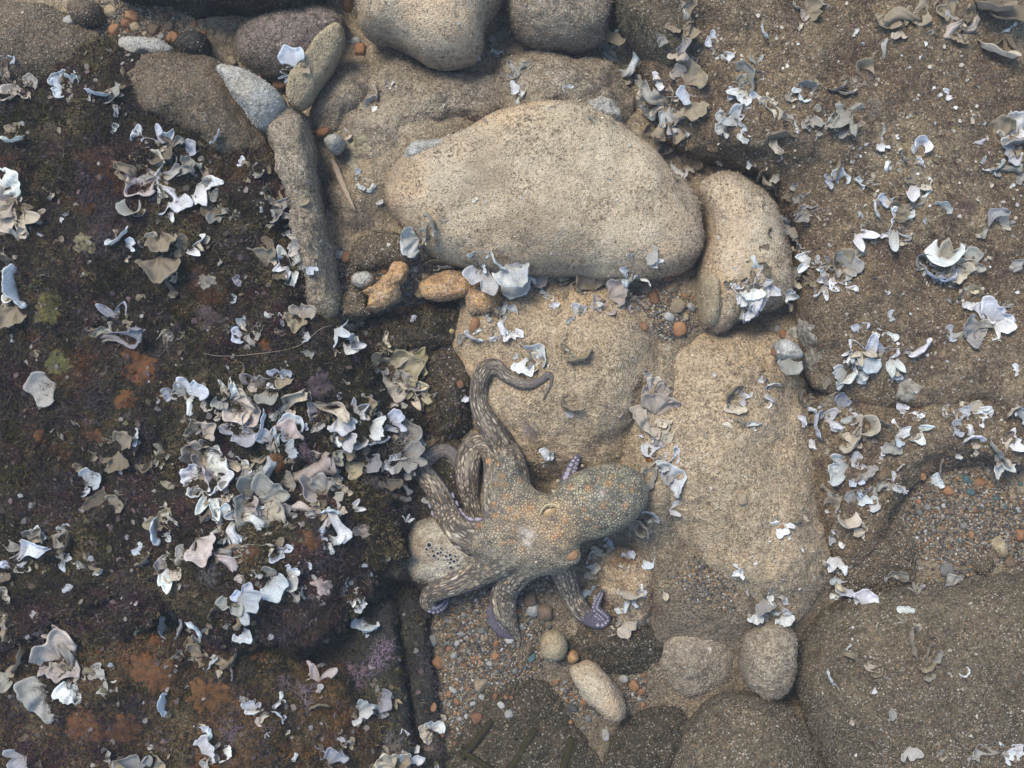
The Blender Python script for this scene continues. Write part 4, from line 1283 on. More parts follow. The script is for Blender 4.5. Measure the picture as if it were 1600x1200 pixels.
def frond_mesh(kind, seed):
    r = np.random.default_rng(seed)
    NU, NV = 34, 10
    u = np.linspace(-1, 1, NU)[None, :] * np.ones((NV, 1))
    v = np.linspace(0, 1, NV)[:, None] * np.ones((1, NU))
    jag = 0.018 * np.sin(u * 19 + r.uniform(0, 6)) + 0.014 * np.sin(u * 31 + r.uniform(0, 6))
    if kind == 's':        # narrow lobed ribbon
        L = v
        wd = (.07 + .15 * v ** .8) * (1 + .22 * np.sin(v * 9 + r.uniform(0, 6)))
        wd = wd * np.where(v > .86, np.sqrt(np.maximum(.02, 1 - ((v - .86) / .145) ** 2)), 1)
        bend = .16 * np.sin(v * 3 + r.uniform(0, 6)) + .04 * np.sin(v * 9)
        x = u * wd + bend - bend[0:1]
        y = L + .04 * np.sin(u * 9 + r.uniform(0, 6)) * (v > .8)
        z = .20 * u ** 2 * (.4 + v) * r.choice([-1, 1]) * .7 + .10 * np.sin(v * 6 + r.uniform(0, 6)) + .04 * np.sin(u * 4 + v * 11)
        rr = v
    else:
        A = {'f': r.uniform(.75, 1.25), 'r': r.uniform(.8, 1.25), 'c': r.uniform(2.2, 2.7), 'e': r.uniform(1.1, 1.5), 'a': r.uniform(.8, 1.1), 'k': r.uniform(1.0, 1.4)}[kind]
        R = 1 + jag * .6 + .07 * np.sin(u * 5 + r.uniform(0, 6)) + .05 * np.sin(u * 9 + r.uniform(0, 6))
        if kind in 'ra':   # bites out of the rim leave pointed tips
            k = r.choice([1.5, 2.0, 2.5])
            ph = r.uniform(0, 3)
            depth = (.36 if kind == 'r' else .62) * r.uniform(.8, 1.15)
            sn = np.abs(np.sin(u * k * np.pi / 2 + ph))
            R = R - depth * (sn ** .9 if r.random() < .35 else (.5 - .5 * np.cos(2 * (u * k * np.pi / 2 + ph))) ** .8)
        if kind == 'f' and r.random() < .5:
            n0 = r.uniform(-.6, .6)
            R = R - .3 * np.exp(-((u - n0) / .13) ** 2)
        if kind in 'frkea':
            R = R * (1 - (.42 if kind != 'a' else .15) * np.clip((np.abs(u) - .55) / .45, 0, 1) ** 2)
        R = R + np.convolve(r.normal(size=NU + 2), [.25, .5, .25], 'valid')[None, :] * (.05 if kind in 'rk' else .022)
        r0 = .05
        rr = r0 + (R - r0) * v
        a = u * A * (0.35 + .65 * v ** .6)
        if kind == 'c':
            cone = .55
            x = rr * math.sin(cone) * np.sin(a) * 1.05
            y = rr * math.sin(cone) * np.cos(a) * .9 + .18
            z = rr * math.cos(cone) * .8 + .08 * np.sin(a * 3 + r.uniform(0, 6)) * v
            z = z - .15 * np.maximum(0, v - .75)
        else:
            x, y = rr * np.sin(a), rr * np.cos(a)
            cup = r.uniform(.05, .24) * (1 if r.random() < .75 else -1)
            z = cup * (x ** 2 * 1.3 + (rr - .5) ** 2 * .6) + r.uniform(.02, .07) * np.sin(u * r.uniform(3, 5) + r.uniform(0, 6)) * v ** 1.5
            z = z + .035 * np.sin(u * r.uniform(11, 15) + r.uniform(0, 6)) * v ** 3
            # rim rolled over
            roll = np.maximum(0, v - .78) / .22
            z = z + .10 * np.sin(roll * 1.9) * (1 if kind != 'e' else 1.8)
            y = y - .05 * roll ** 2
            if kind == 'k':  # crumpled
                z = z + .10 * np.sin(u * 6 + v * 4) * v + .05 * np.sin(u * 10 - v * 5) * v
                x = x * (1 - .12 * v)
    top = np.stack([x, y, z], 2).reshape(-1, 3)
    ii = (np.arange(NV - 1)[:, None] * NU + np.arange(NU - 1)[None]).ravel()
    q = np.stack([ii, ii + 1, ii + NU + 1, ii + NU], 1)
    tri = np.vstack([q[:, [0, 1, 2]], q[:, [0, 2, 3]]])
    nn = vnormals(top, tri)
    th = .007
    vv = np.vstack([top + nn * th, top - nn * th])
    n = NU * NV
    f = [q, q[:, ::-1] + n]
    rim = np.concatenate([np.arange(NU), np.arange(1, NV) * NU + NU - 1, (NV - 1) * NU + np.arange(NU - 2, -1, -1), np.arange(NV - 2, 0, -1) * NU])
    r2 = np.roll(rim, -1)
    f.append(np.stack([r2, rim, rim + n, r2 + n], 1))
    me = mesh_np('frond', vv, np.vstack(f), mat=M['frond'])
    t = np.stack([rr.ravel() if kind != 's' else v.ravel(), u.ravel(), 0 * u.ravel()], 1)
    set_attr(me, 'fan', np.vstack([t, t]))
    return me


FM = {k: [frond_mesh(k, 100 * i + s) for s in range(n)] for i, (k, n) in enumerate([('f', 9), ('r', 9), ('c', 6), ('e', 6), ('a', 8), ('s', 8), ('k', 6)])}
TINT = {'w': (.80, .81, .79), 'b': (.66, .71, .75), 'c': (.64, .565, .44), 't': (.34, .28, .19), 'g': (.40, .385, .34), 'p': (.58, .5, .45), 'd': (.17, .135, .09), 'y': (.45, .40, .24), 'v': (.36, .37, .41)}
TILT = {'f': (.08, .45), 'r': (.08, .4), 'c': (.0, .25), 'e': (1.0, 1.3), 'a': (.08, .35), 's': (.05, .4), 'k': (.1, .5)}
frng = np.random.default_rng(21)


def frond(parent, ploc, px, py, size, kind, tint, ang=None, cen=None):
    ln = size / 1000 * {'s': .88, 'e': .8, 'c': .8}.get(kind, .84)
    if ang is None:
        if cen is not None and (abs(px - cen[0]) + abs(py - cen[1])) > 5:
            ang = math.degrees(math.atan2(-(py - cen[1]), px - cen[0])) + frng.normal() * 30
        else:
            ang = frng.uniform(0, 360)
    th = math.radians(ang)
    tilt = frng.uniform(*TILT[kind])
    half = ln * (.5 if kind != 'c' else .3) * math.cos(tilt)
    bx, by = px - math.cos(th) * half * 1000, py + math.sin(th) * half * 1000
    l, n = hit(bx, by)
    l2, n2 = hit(px, py)
    # seat on the stone; on a slope the blade follows it
    rise = math.atan2(l2[2] - l[2], max(.004, half))
    tilt = min(1.35, max(tilt, tilt * .6 + max(0, min(rise, .9))))
    R = Matrix.Rotation(th - math.pi / 2, 4, 'Z') @ Matrix.Rotation(tilt, 4, 'X') @ Matrix.Rotation(frng.normal() * .22, 4, 'Y')
    me = FM[kind][frng.integers(len(FM[kind]))]
    o = bpy.data.objects.new('frond', me)
    COL.objects.link(o)
    sx = ln * frng.uniform(.9, 1.12) * frng.choice([-1, 1])
    mat = Matrix.Translation(Vector(l - np.array([0, 0, .0015]))) @ R @ Matrix.Diagonal((sx, ln, ln, 1))
    jt = frng.uniform(.68, 1.12)
    c = TINT[tint]
    o.color = (c[0] * jt, c[1] * jt * frng.uniform(.97, 1.03), c[2] * jt * frng.uniform(.95, 1.05), 1)
    if parent is not None:
        o.parent = parent
        mat = Matrix.Translation(-Vector(ploc)) @ mat
    o.matrix_local = mat
    return o


# one line = one tuft: label | x,y,size(px),kind+tint[,growth direction in degrees]; ...
CLUMPS = '''
three round blue white fans on the dark rock in the upper left | 92,123,27,fb,110; 119,122,27,fb,60; 91,142,30,fb,200
cream ragged seaweed at the left edge below the sandy corner rock | 28,155,46,rc,250; 10,130,30,fg; 12,94,24,fb; 50,128,26,fg,60
curled blue grey crescents beside the three round blue fans | 155,155,32,eb,250; 174,150,36,fg,300; 180,172,26,sv,290
small pale fan in a dark hollow at upper left | 177,199,18,fb,330
pale horizontal crescent in the dark hollow at the left edge | 26,223,30,ew,270; 20,200,20,ft
large cream blades cut by the left edge of the picture | 8,285,60,kw,60; 4,320,55,kc,200; 45,352,62,rc,330; 15,345,55,fc,250
white hooked blade low on the left edge above the olive lump | 22,450,48,ew,200; 10,415,50,st,100; 20,495,46,kt,250
star shaped white blades at the top of the big cream tuft | 262,212,44,aw,60; 240,218,36,aw,150; 297,231,24,fb,20; 250,240,40,fd,270
big cream and white tuft with a long banded blade | 252,282,56,sw,270; 265,320,48,fw,280; 222,287,58,kp,200; 205,262,44,st,120; 240,260,50,fc,130; 285,258,50,sg,340; 210,335,40,cg,250; 305,252,24,sg,350
ragged white blade right of the big cream tuft | 322,300,52,rw,320; 318,280,40,st,90; 345,345,42,rg,290; 365,335,28,sg,310; 330,330,30,fd
slender pale sliver on the sandy hump | 340,217,24,ew,310
dull flakes between hump and long slab | 378,253,14,fw; 398,262,16,sg; 390,278,22,st; 408,275,18,ep
blue grey ragged tuft against the foot of the long slab | 440,322,44,rg,40; 428,340,36,fg,250; 404,325,16,sb,290; 415,310,32,dt
blue folded blade beside the leaning yellowish slab | 457,90,40,fb,100; 462,112,26,fb,290; 448,82,20,fv
small blue crescent on the dark rock | 188,374,30,eb,300; 203,382,22,fb,20
single ragged white fan on the dark rock | 305,386,40,rw,0; 284,384,26,ft,160
dull tan blades draped over the dark rock | 256,378,46,kt,280; 254,420,54,kt,290; 268,445,34,sd,300
pair of bright white torn blades under the long slab | 450,402,50,aw,100; 440,420,38,rw,210; 481,400,42,rw,60; 487,421,20,fb,280; 465,432,30,sw,290
dull brown fan left of the bright torn pair | 412,402,46,ft,110; 420,382,24,fd,60
long grey ribbon on the darkest part of the left rock | 194,514,76,sv,22; 165,522,34,sg,200
thin forked grey blade right of the long grey ribbon | 258,527,38,ag,270; 276,520,26,sg,20
small blue flake below the tan draped blades | 364,467,14,fb
flat grey oval blade lying at the left edge of the dark rock | 69,607,54,fg,200
cream banded fan above a blue fan on the rock edge | 475,486,36,fc,80; 473,525,24,fb,280; 462,505,40,kt,240
lobed blue grey fronds at the centre of the left rock | 380,505,22,fb,110; 372,525,26,fb,200; 395,530,32,sg,300; 405,520,26,fg,0
two small white tips on the left rock | 419,492,16,aw,90; 440,494,18,aw,100
thin antler like pale blade at the mouth of the crevice | 535,522,40,ab,330; 558,536,34,aw,20; 522,512,26,sw,110; 545,540,36,sw,340
small banded cream fan above the large seaweed thicket | 440,580,28,fw,100; 445,595,24,ft,300
round grey fan shaded by the cream thicket fan | 410,597,44,fg,70; 418,620,32,fg,280
white banded fan on a pale stalk at left centre | 304,606,40,fb,60; 299,630,36,sw,250; 282,612,30,fg,150; 265,615,24,fv
forked white blade left of the large thicket | 352,604,30,aw,120; 362,616,40,sw,80; 345,628,30,fg
pointed cream brown fan in the large thicket | 382,630,54,kc,330; 370,646,44,fc,240; 395,650,34,fp
thick cream ribbon reaching up in the large thicket | 462,627,62,sc,42; 440,645,36,sw,220; 485,612,24,aw,60
blue fan with parallel bands in the large thicket | 456,662,38,fb,80; 446,674,24,fb,180
blue lipped curled fan in the large thicket | 388,665,30,eb,200; 412,668,36,eb,330; 375,682,44,fv,240
cream funnel at the left of the large thicket | 322,672,38,kc,60; 302,668,30,ft,140
creamy heap of folded blades left of the large thicket | 310,702,54,kc,110; 340,728,48,kw,20; 382,727,36,kw,20; 316,732,46,kp,210; 355,757,48,fw,320; 330,755,44,kp,240; 300,742,36,kw,170; 318,712,36,fc,40
pointed banded blade hanging below the creamy heap | 327,790,48,rw,265; 312,770,32,fw,280
ragged blue ribbon over an orange sponge | 414,715,58,sb,250; 405,742,34,ab,200; 430,690,30,sb,60
large blue grey banded fan in the thicket | 418,768,62,fg,60; 382,778,60,fg,190; 400,793,52,kg,230
splayed white finger blades under the thicket | 366,806,44,aw,200; 372,822,46,sw,300; 388,818,44,sw,330; 352,800,34,sw,200; 395,800,40,rp,10
cream crumpled blade right of the finger blades | 428,808,52,kc,340; 448,800,32,fg,60; 446,818,22,fb,300
long cream white ribbon through the middle of the thicket | 515,648,64,sc,320; 490,640,32,kp,160; 535,665,40,kw,300; 545,690,34,fw,330
cream curl and white spike at the right of the thicket | 565,637,38,rw,30; 552,655,24,fb,240; 590,645,22,aw,80; 580,632,26,kt
ragged white blade with a blue banded lobe at the thicket edge | 592,671,42,rw,350; 621,656,36,fb,30; 607,668,28,sw,20; 598,690,24,ew,300
translucent grey fans beside the left octopus arm | 640,672,44,fg,70; 650,710,46,fg,40; 632,725,38,fg,300; 655,690,34,rw,30; 612,731,20,fw
curled white rims in the thicket | 562,697,28,ew,280; 582,692,24,ew,290; 548,704,26,ft,200; 530,680,26,fc,100
slate blue fan at the right of the thicket | 580,718,46,fv,20; 556,728,40,fy,200
pinkish white ribbon running down left of the slate fan | 525,705,50,sw,50; 480,726,76,sp,35; 458,745,34,sc,220; 500,712,40,kc,60
white fan with blue lobes below the slate fan | 517,735,42,rw,60; 527,757,28,fb,330; 505,757,40,kg,110; 528,782,26,fg,340
pinkish white drooping blades at the lower end of the thicket | 490,785,62,kp,230; 478,800,40,sp,200; 517,822,58,sw,285; 516,845,26,fb,280; 520,797,30,eb,100; 505,805,42,sp,300
dark blue fan in the shade beside the octopus arm | 622,782,30,fv,250; 632,765,24,sv,300; 612,757,30,fd,90
white sliver lying on the left octopus arm | 675,785,24,ew,260
small ragged white flake left of the octopus web | 637,810,20,aw,60
bright blue fan alone on the dark lower left | 143,748,38,fb,45; 130,765,24,fb,250
dull tan fan with a blue lobe at lower left | 187,690,46,ft,90; 212,684,20,fb,10; 185,720,40,fd,270
small grey fans left of the creamy heap | 250,703,28,rg,170; 268,708,20,sg,350; 232,730,26,fd
thin rimmed tan fan below the bright blue fan | 180,785,30,ft,20; 150,782,28,fd,120
two round white fans on short stalks at far left | 62,834,27,fw,45; 101,824,20,fw,80; 45,850,24,st,30; 108,848,28,ed,330
long flat bluish blades on the left edge | 50,868,76,sb,15; 25,882,40,sb,190; 20,858,44,sg,175
three small pale buds in the dark lower left | 136,866,13,ft; 125,884,12,fw; 156,891,16,fw,200; 132,880,20,sg
blue crescent and round fan pair at lower left | 242,828,32,eb,190; 266,834,28,fb,0; 250,812,34,ft,120; 270,808,26,ec,60
small white hook on a tan stalk | 216,861,15,fb,120; 228,875,26,et,320
bright white upright blade on the lower left rock | 268,905,52,rw,290; 256,880,26,kp,110
long cream blade above a dark tuft at lower left | 318,855,50,kp,310; 342,878,46,sp,300; 290,872,36,sc,220; 360,868,36,st,330
small round white fan on the dark lower left | 107,919,15,fw
thin cream stem with a pale curled end | 400,848,50,sc,15; 372,860,40,st,200
blue fan hanging from a tan stem | 438,864,28,fb,300; 430,848,24,rt,100
stack of blue white folded fans on the lower left rock | 430,915,48,fb,310; 456,890,28,fw,20; 456,908,30,fw,0; 418,898,32,fg,130; 455,928,32,sg,290
small blue fan right of the folded stack | 481,883,15,fb,60
pale bud right of the long cream blade | 397,897,13,fw; 380,905,20,kp
striated blue fan over a grey blade | 388,942,48,fb,340; 380,925,30,fb,120; 360,945,34,fg,250
blue crescents in the dark hollow of the lower left | 258,983,34,eb,190; 281,986,28,eb,340; 315,977,32,eb,20; 294,964,22,fg,60; 268,965,24,fg,150
banded round fan facing down below the striated fan | 380,990,34,fb,280
round banded fan with brown stalks at lower left | 334,1034,30,fb,330; 302,1026,44,kt,180; 312,1048,34,st,280; 365,1030,30,et,330; 312,1000,22,fb,230
large pinkish white torn blade in the lower left corner | 88,1010,60,kp,110; 100,1045,60,rp,300; 112,1078,48,fw,240; 150,1056,42,fg,10; 64,1088,60,kg,220; 183,1062,24,sw,10
cream blade cut by the left edge near the bottom | 3,950,56,sc,95; 12,985,40,st,80
tan rimmed crescent at the bottom left edge | 36,1030,36,et,330; 10,1060,36,fg
blue crescent on orange sponge at the bottom left | 255,1097,30,eb,190
striped white curl on the bottom left rock | 395,1102,28,fw,100; 398,1112,20,ew,280
two white slivers on the bottom left rock | 434,1092,20,sw,100; 438,1116,20,ew,20; 405,1128,12,fp
white folded blade near the bottom left | 326,1165,44,rw,50; 318,1140,18,fb,90; 330,1190,36,sg,270
dull grey fans on the bottom edge at left | 212,1192,50,fg,100; 245,1195,36,kt,40; 30,1190,40,fv
small white sliver on the bottom edge | 456,1184,18,sw,60
cluster of small white buds above the pink tuft | 537,921,20,fw,160; 556,919,15,sw,80; 549,940,22,aw,250; 566,938,18,fb,50; 562,950,16,fw
bright blue crescent fan under the upper pink tuft | 577,980,36,eb,270; 572,975,32,fb,280
pinkish V shaped blade on the bottom left rock | 497,1050,40,ap,90; 495,1072,22,sp,270
dull tan curl beside the V shaped blade | 497,1100,26,et,120
white and blue round fan at the lower crevice | 569,1102,32,fw,40; 566,1118,26,fw,300; 562,1126,22,sc,240
dull blue fan on the straight edged slab | 601,1092,36,fv,340; 592,1078,18,sg,110
tiny bright white knob at the foot of the crevice | 634,1144,18,kw,100
bright white ragged blade on the bottom pink tuft | 680,1132,30,kw,60; 666,1146,30,kc,210
pale upright blades on the bottom edge beside the crevice | 643,1184,32,fw,70; 606,1188,44,kc,130; 628,1192,32,kt
banded blue fan and green sprig on the bottom edge | 522,1182,40,fv,60; 531,1156,18,fw,110; 550,1160,16,fy
small white slivers on the rubble above the boulder | 578,156,20,ew,120; 584,173,16,fw,10; 590,146,18,ec,40
pale flake on the top rubble | 615,135,16,fw,330; 606,130,14,fc
sliver pair left of the boulder | 575,294,26,sw,35; 559,272,14,fb
small pale sliver beside the white rounded stone | 543,203,16,sw,320; 550,212,16,fc
upright pale ribbon on the rubble behind the boulder | 806,110,32,sg,95; 806,137,22,fw,200; 822,102,16,fg; 812,156,18,sw,270
two tiny pale flakes in the crack of the top rock | 745,89,13,fw,80; 779,82,15,fw,270
dull pale seaweed between the top rocks | 788,60,30,kg,200; 810,48,28,kc,30; 770,66,22,fg
pale flake on the rubble at the boulder shoulder | 887,137,14,fw,110
pale blue ribbon beside the greenish rock face | 981,100,50,sb,70; 976,120,26,fw,250; 998,125,20,fb,60; 948,75,26,fg,100; 958,88,20,sc
long tan blade on the greenish rock face | 1081,30,56,st,70; 1070,52,40,kt,240; 1059,90,24,fc,270; 1062,12,26,ac,140
white bud near the top rocks | 971,47,16,fw; 960,60,30,ft
small white flakes on the brown rock near its left edge | 1109,62,22,fw,160; 1133,90,26,fw,330; 1115,75,14,sw,290
grey tan tuft with pale blue lobes beside the boulder | 1028,128,22,fw,200; 1069,150,28,fb,200; 1037,165,24,ab,100; 1012,178,26,fb,230; 1023,196,28,rb,300; 1043,140,40,kt,20; 1081,118,46,kt,60; 1081,175,44,kt,290; 1059,203,46,kt,280; 994,153,38,rt,150; 1018,215,42,kt,200; 1055,180,36,kg,0; 1068,205,24,sw,290; 1000,130,24,fg
small pale flakes in the cleft beside the boulder shoulder | 1045,234,18,fw,290; 1056,265,24,fw,200; 1069,284,26,fw,290; 1081,250,36,kt,60; 1075,262,22,sc
hollow white fan with rounded lobes on the brown rock | 1156,153,40,rw,230; 1169,118,38,eg,60; 1143,147,20,fb,180; 1181,153,18,fw,50; 1165,135,36,fg,40
bright white torn blade below the hollow white fan | 1156,186,44,rw,20; 1128,203,30,fw,220; 1125,183,20,fw,150; 1160,213,28,sw,300; 1138,190,36,aw,180
curled pale blue fan on the brown rock | 1253,146,30,fb,250; 1262,132,26,eg,60; 1231,153,12,fg
grey round fan with a ribbon to its left | 1266,194,36,rg,290; 1240,195,26,sw,270; 1228,183,22,sg,120
broad pointed grey blade on the upper right rock | 1314,192,60,rg,215; 1330,178,40,sg,50
tan curl near the white flake trail | 1216,213,38,et,110; 1219,242,28,rp,40; 1200,160,22,fc,60
tan round blade with a drooping pale ribbon | 1195,263,36,ft,100; 1205,292,40,sg,310; 1172,257,14,fw
forked pale blade at the top right of the brown rock | 1247,27,40,ac,230; 1270,18,36,kt,20; 1290,6,28,sg
thin pale crescent near the top of the brown rock | 1190,53,22,ew,180
splayed bundle of tan blades at the top right | 1503,28,40,st,100; 1508,40,40,sc,60; 1498,44,40,sc,250; 1480,15,36,kt,150; 1520,36,30,st,40
horizontal tan ribbon at the top right | 1412,32,60,st,185; 1432,18,44,kt,30
dark curled blade in the top right corner | 1565,14,64,fd,250; 1545,22,50,et,280
small white sliver on the upper right rock | 1342,72,15,sw,70
upright pale sliver right of the small white one | 1386,82,34,sg,60
forked sliver in the upper right | 1453,60,22,sg,60; 1449,68,16,sw,240
small bluish bud at the top right | 1569,45,20,sb,50
thin curved rim on the upper right rock | 1553,88,46,ec,270
paired pale crescents above the broad pointed blade | 1309,141,26,eg,290; 1322,148,26,ec,280
hollow tan ring on the upper right rock | 1344,105,34,ct,90; 1338,128,24,ft,270
round white disc on the upper right rock | 1378,230,20,fw,270; 1378,205,24,sg,80
single pale wedge on the upper right rock | 1481,150,24,rw,200
hollow white curl right of the round disc | 1439,222,30,cw,60; 1430,232,18,fw; 1409,247,18,eg; 1434,257,22,fb,10
long pale lobe stretching from a grey tuft | 1350,279,34,sw,170; 1389,265,24,sw,80; 1375,285,34,sg,0
tan and white folded pair in the upper right | 1428,278,34,ft,120; 1431,296,32,fw,320; 1446,288,22,fc
blue white double lobe on the brown rock | 1294,283,20,fb,220; 1312,277,28,fb,60; 1308,263,28,et,30
large white folded blade at the right edge | 1590,200,44,kw,40; 1575,238,40,fw,220; 1585,222,34,eg,90; 1559,203,44,kt,120; 1585,250,24,fb,240
white curl at the right edge below the large folded blade | 1545,265,28,aw,200; 1560,262,20,ew,290; 1537,252,14,fw; 1592,276,24,fg
single pale sliver left of the right edge blades | 1526,219,24,sw,40
blue white tuft in the middle of the upper right rock | 1383,317,32,fb,230; 1394,347,38,rw,200; 1364,328,22,ew,200; 1419,337,20,fb,300; 1428,312,28,fg,50; 1402,332,34,kt,30; 1440,305,24,sw,40
small blue bud right of the blue white tuft | 1451,343,16,fb
lone pale curl far right | 1475,322,22,ew,50
faint grey ribbon far right | 1555,345,44,sv,35; 1538,360,22,sg,220
grey blue antler tuft at the corner of the upright boulder | 1266,322,36,rg,340; 1247,303,34,sg,110; 1255,335,30,kg,200; 1272,330,22,sb,60
pale blue blades in the shaded gap beside the upright boulder | 1237,366,32,rg,250; 1219,347,32,sb,170; 1259,387,30,rw,30; 1234,350,28,fb,110; 1250,355,30,kg,30; 1215,360,22,sw,190
bright white torn blades right of the upright boulder | 1253,409,40,rw,200; 1281,412,18,fw; 1240,425,24,rg,220; 1262,398,28,aw,40; 1270,425,24,st
white three pointed blades in the right hand cluster | 1284,434,36,aw,200; 1309,442,32,rw,290; 1291,460,36,aw,280; 1330,455,24,sw,320
grey cups in the right hand cluster | 1303,402,42,ct,110; 1325,410,40,fg,60; 1350,419,20,sb,0; 1322,428,28,fg,280
white fan at the edge of the upright boulder | 1233,461,28,fw,20; 1245,447,18,fg,50; 1232,478,20,st,300
ragged white wedge above the right hand cluster | 1347,374,40,rw,320; 1362,372,20,sg,90
pale three pointed star blade on the right rock | 1397,376,46,aw,270; 1422,375,22,sc,80; 1385,372,24,sw,170
small pale hollow blade left of the great cup | 1437,398,30,cg,120
great pale cup with blue lobes on the right rock | 1487,400,62,rc,60; 1480,408,56,cw,250; 1462,408,36,rw,160; 1455,434,30,eb,220; 1480,436,30,eb,310; 1519,406,40,fg,40; 1500,425,36,kc,300; 1510,385,30,sg,70
faint pale wedge on the right edge | 1580,409,40,rg,50
tan blade with a white foot on the right rock | 1514,457,34,kt,90; 1512,477,20,fw,270
ragged grey white tuft on the far right rock | 1556,486,50,rw,60; 1537,487,32,sw,100; 1560,515,38,fw,300; 1575,475,26,sg,40
long grey lobe left of the ragged grey white tuft | 1517,516,46,kg,200; 1487,521,24,fb,190; 1535,508,28,sg,30
white antler seaweed on the upright boulder | 1173,414,28,sw,100; 1183,420,18,fw,70; 1197,437,32,aw,40; 1203,462,40,aw,310; 1178,444,32,rw,120; 1155,462,40,rw,210; 1167,480,42,sw,230; 1176,492,38,sw,250; 1158,441,26,sw,200; 1174,460,30,kw,270
broad ragged white blade on the pale right slope | 1348,540,54,rw,110; 1326,558,24,aw,230; 1362,528,24,fw,60
round blue white disc below the broad ragged blade | 1359,569,34,fb,270
wedge blades right of the round blue disc | 1384,546,36,rw,60; 1395,574,40,rw,290; 1406,556,32,sg,10; 1402,588,16,fb,280
detached pale crescent right of the wedge blades | 1437,548,30,ew,290
curled white blade with a hollow below the round disc | 1309,587,44,rw,200; 1341,584,24,fb,20; 1325,592,30,ew,300
dull pinkish fan below the hollow blade | 1319,631,34,fv,40; 1300,625,30,kt,120
tan frayed blade at the corner of the tan slope | 1268,632,36,kt,220; 1255,622,24,st,50
small pale wedge on the right edge of the picture | 1587,578,20,rw,180
small white scrap on the pale right slope | 1392,494,18,rw
grey shell like blade under the white triangular stone | 1233,572,34,fg,270
pale flakes near the top of the tan slope | 1206,600,20,ew,100; 1190,592,11,fw; 1200,633,12,fw
white wedge with tan fringe on the tan slope | 1161,623,28,rw,320; 1140,615,32,et,150; 1148,640,24,fc
thin pale blades on the tan slope | 1172,661,24,sw,30; 1156,665,26,st,120; 1130,675,22,sc,10
ragged white fan at the head of the right ledge | 1300,651,40,rw,20; 1270,664,40,eb,170; 1250,657,26,sw,310; 1284,645,22,fw
small white buds beside the ragged ledge fan | 1336,655,17,fw; 1322,658,14,fw; 1309,672,18,fb,250; 1320,670,14,sw
cream cup on the right ledge | 1364,668,42,ck,0; 1334,682,44,ec,330; 1378,660,26,et,80
ragged white pair on the right ledge | 1406,671,38,rw,60; 1404,688,26,fb,300; 1394,698,32,fg,250; 1437,678,38,rw,330
tiny white buds above the ragged ledge pair | 1409,638,20,fw,90; 1412,645,14,fw; 1436,652,16,fw
small white fan on the upper rim of the tan slope edge | 1272,694,20,fw,240; 1255,700,14,fg
blue white wedge at the far right ledge | 1503,645,30,fb,330; 1480,645,24,sw,310; 1497,668,24,fb,200; 1518,682,28,ew,90
pale forked wedge at the far right ledge | 1535,650,38,rw,340; 1524,636,22,fc,100
thin rimmed crescents on the right edge ledge | 1594,646,28,eb,30; 1578,640,24,ec,120
white ragged fan on the right edge of the ledge | 1586,690,38,rw,20; 1550,703,30,eg,200; 1569,732,36,rw,300; 1560,715,24,fg
large pale fan with a bite in its rim | 1309,731,46,fw,190; 1318,722,30,fc,100
small white lobe beside the large bitten fan | 1336,717,23,fw,350; 1337,753,22,fb,290; 1356,735,28,fg,300
white triangle with thin slivers on the ledge | 1397,744,26,aw,100; 1400,760,26,sw,320; 1382,762,28,sg,200; 1408,765,18,sw,300
blue wedge on the shingle edge | 1462,752,26,fb,40; 1466,728,22,eg,200
three lobed blue white blade at the ledge foot | 1352,782,40,ab,330; 1331,775,30,fg,120; 1365,788,24,fw,0; 1345,770,24,sb,140
tan rings at the edge of the tan slope | 1303,786,30,ct,60; 1319,815,40,cc,280; 1290,768,24,st,150
twin white buds at the edge of the tan slope | 1303,840,24,fw,120; 1316,847,18,fw,330; 1305,828,14,fw
pale feather like blades on the tan slope | 1225,826,26,fw,300; 1214,818,18,sw,200; 1252,805,28,st,80
white blade with a dark notch above the big lower right boulder | 1306,884,40,rw,250; 1284,881,26,sc,110; 1309,906,22,fb,290; 1319,925,20,fb,260; 1322,876,20,sw,10; 1305,930,16,fw
round white fan on the upper left shoulder of the lower right boulder | 1353,934,34,fw,60; 1341,942,20,fw,210
small white cap on the lower right boulder | 1416,953,18,fw,100
grey wedge at the shingle foot | 1402,895,32,fg,60; 1390,905,20,sg,230
pale forked scrap on the silt right of the grey wedge | 1430,918,24,ag,100; 1440,925,22,sg,30
dull white scrap near the round grey pebble | 1487,906,26,kg,100
small white wedge pair on the lower tan slope | 1153,895,26,rw,200; 1164,889,16,fw,110
white pointed fronds on the oblong boulder | 1204,912,24,aw,110; 1206,935,28,aw,310; 1194,945,34,fg,280; 1225,938,16,fw; 1190,928,30,st,120
whitish crumpled heap on the oblong boulder | 1178,962,32,kw,230; 1225,971,26,fw,290; 1222,953,24,kw,80; 1190,970,24,kg
thin tan ring on the lower right boulder | 1420,1000,40,et,160; 1434,992,26,et,20
thin grey forked blade on the lower right boulder | 1459,1026,28,sg,50; 1445,1022,26,et,170
thin crescent on the left of the lower right boulder | 1294,1058,26,ew,220
small pale wedge on the lower right boulder | 1370,1080,18,rw,250
pale grey lobe on the lower right boulder | 1398,1112,24,fg,300
small whitish scrap at the right of the lower right boulder | 1507,1050,16,fw
tiny rimmed hollow on the lower right boulder | 1450,1044,20,et,300; 1452,1060,16,eg
slender pale stalk on the lower right boulder | 1373,1130,22,sg,280
round dull fan low on the lower right boulder | 1422,1176,28,fg,290
white flakes in the bottom right corner | 1590,1172,26,rw,20; 1575,1182,20,fw; 1562,1165,16,sw,110; 1516,1186,22,sg
small rim on the lower right boulder top | 1322,1011,16,ew; 1369,1056,14,et
tan curled seaweed at the left foot of the boulder | 677,348,34,ec,40; 668,365,30,kc,120; 690,340,20,sc,330
pale crumpled blade on the boulder left foot | 640,378,44,kw,200; 655,368,36,kc,60; 656,385,14,fw
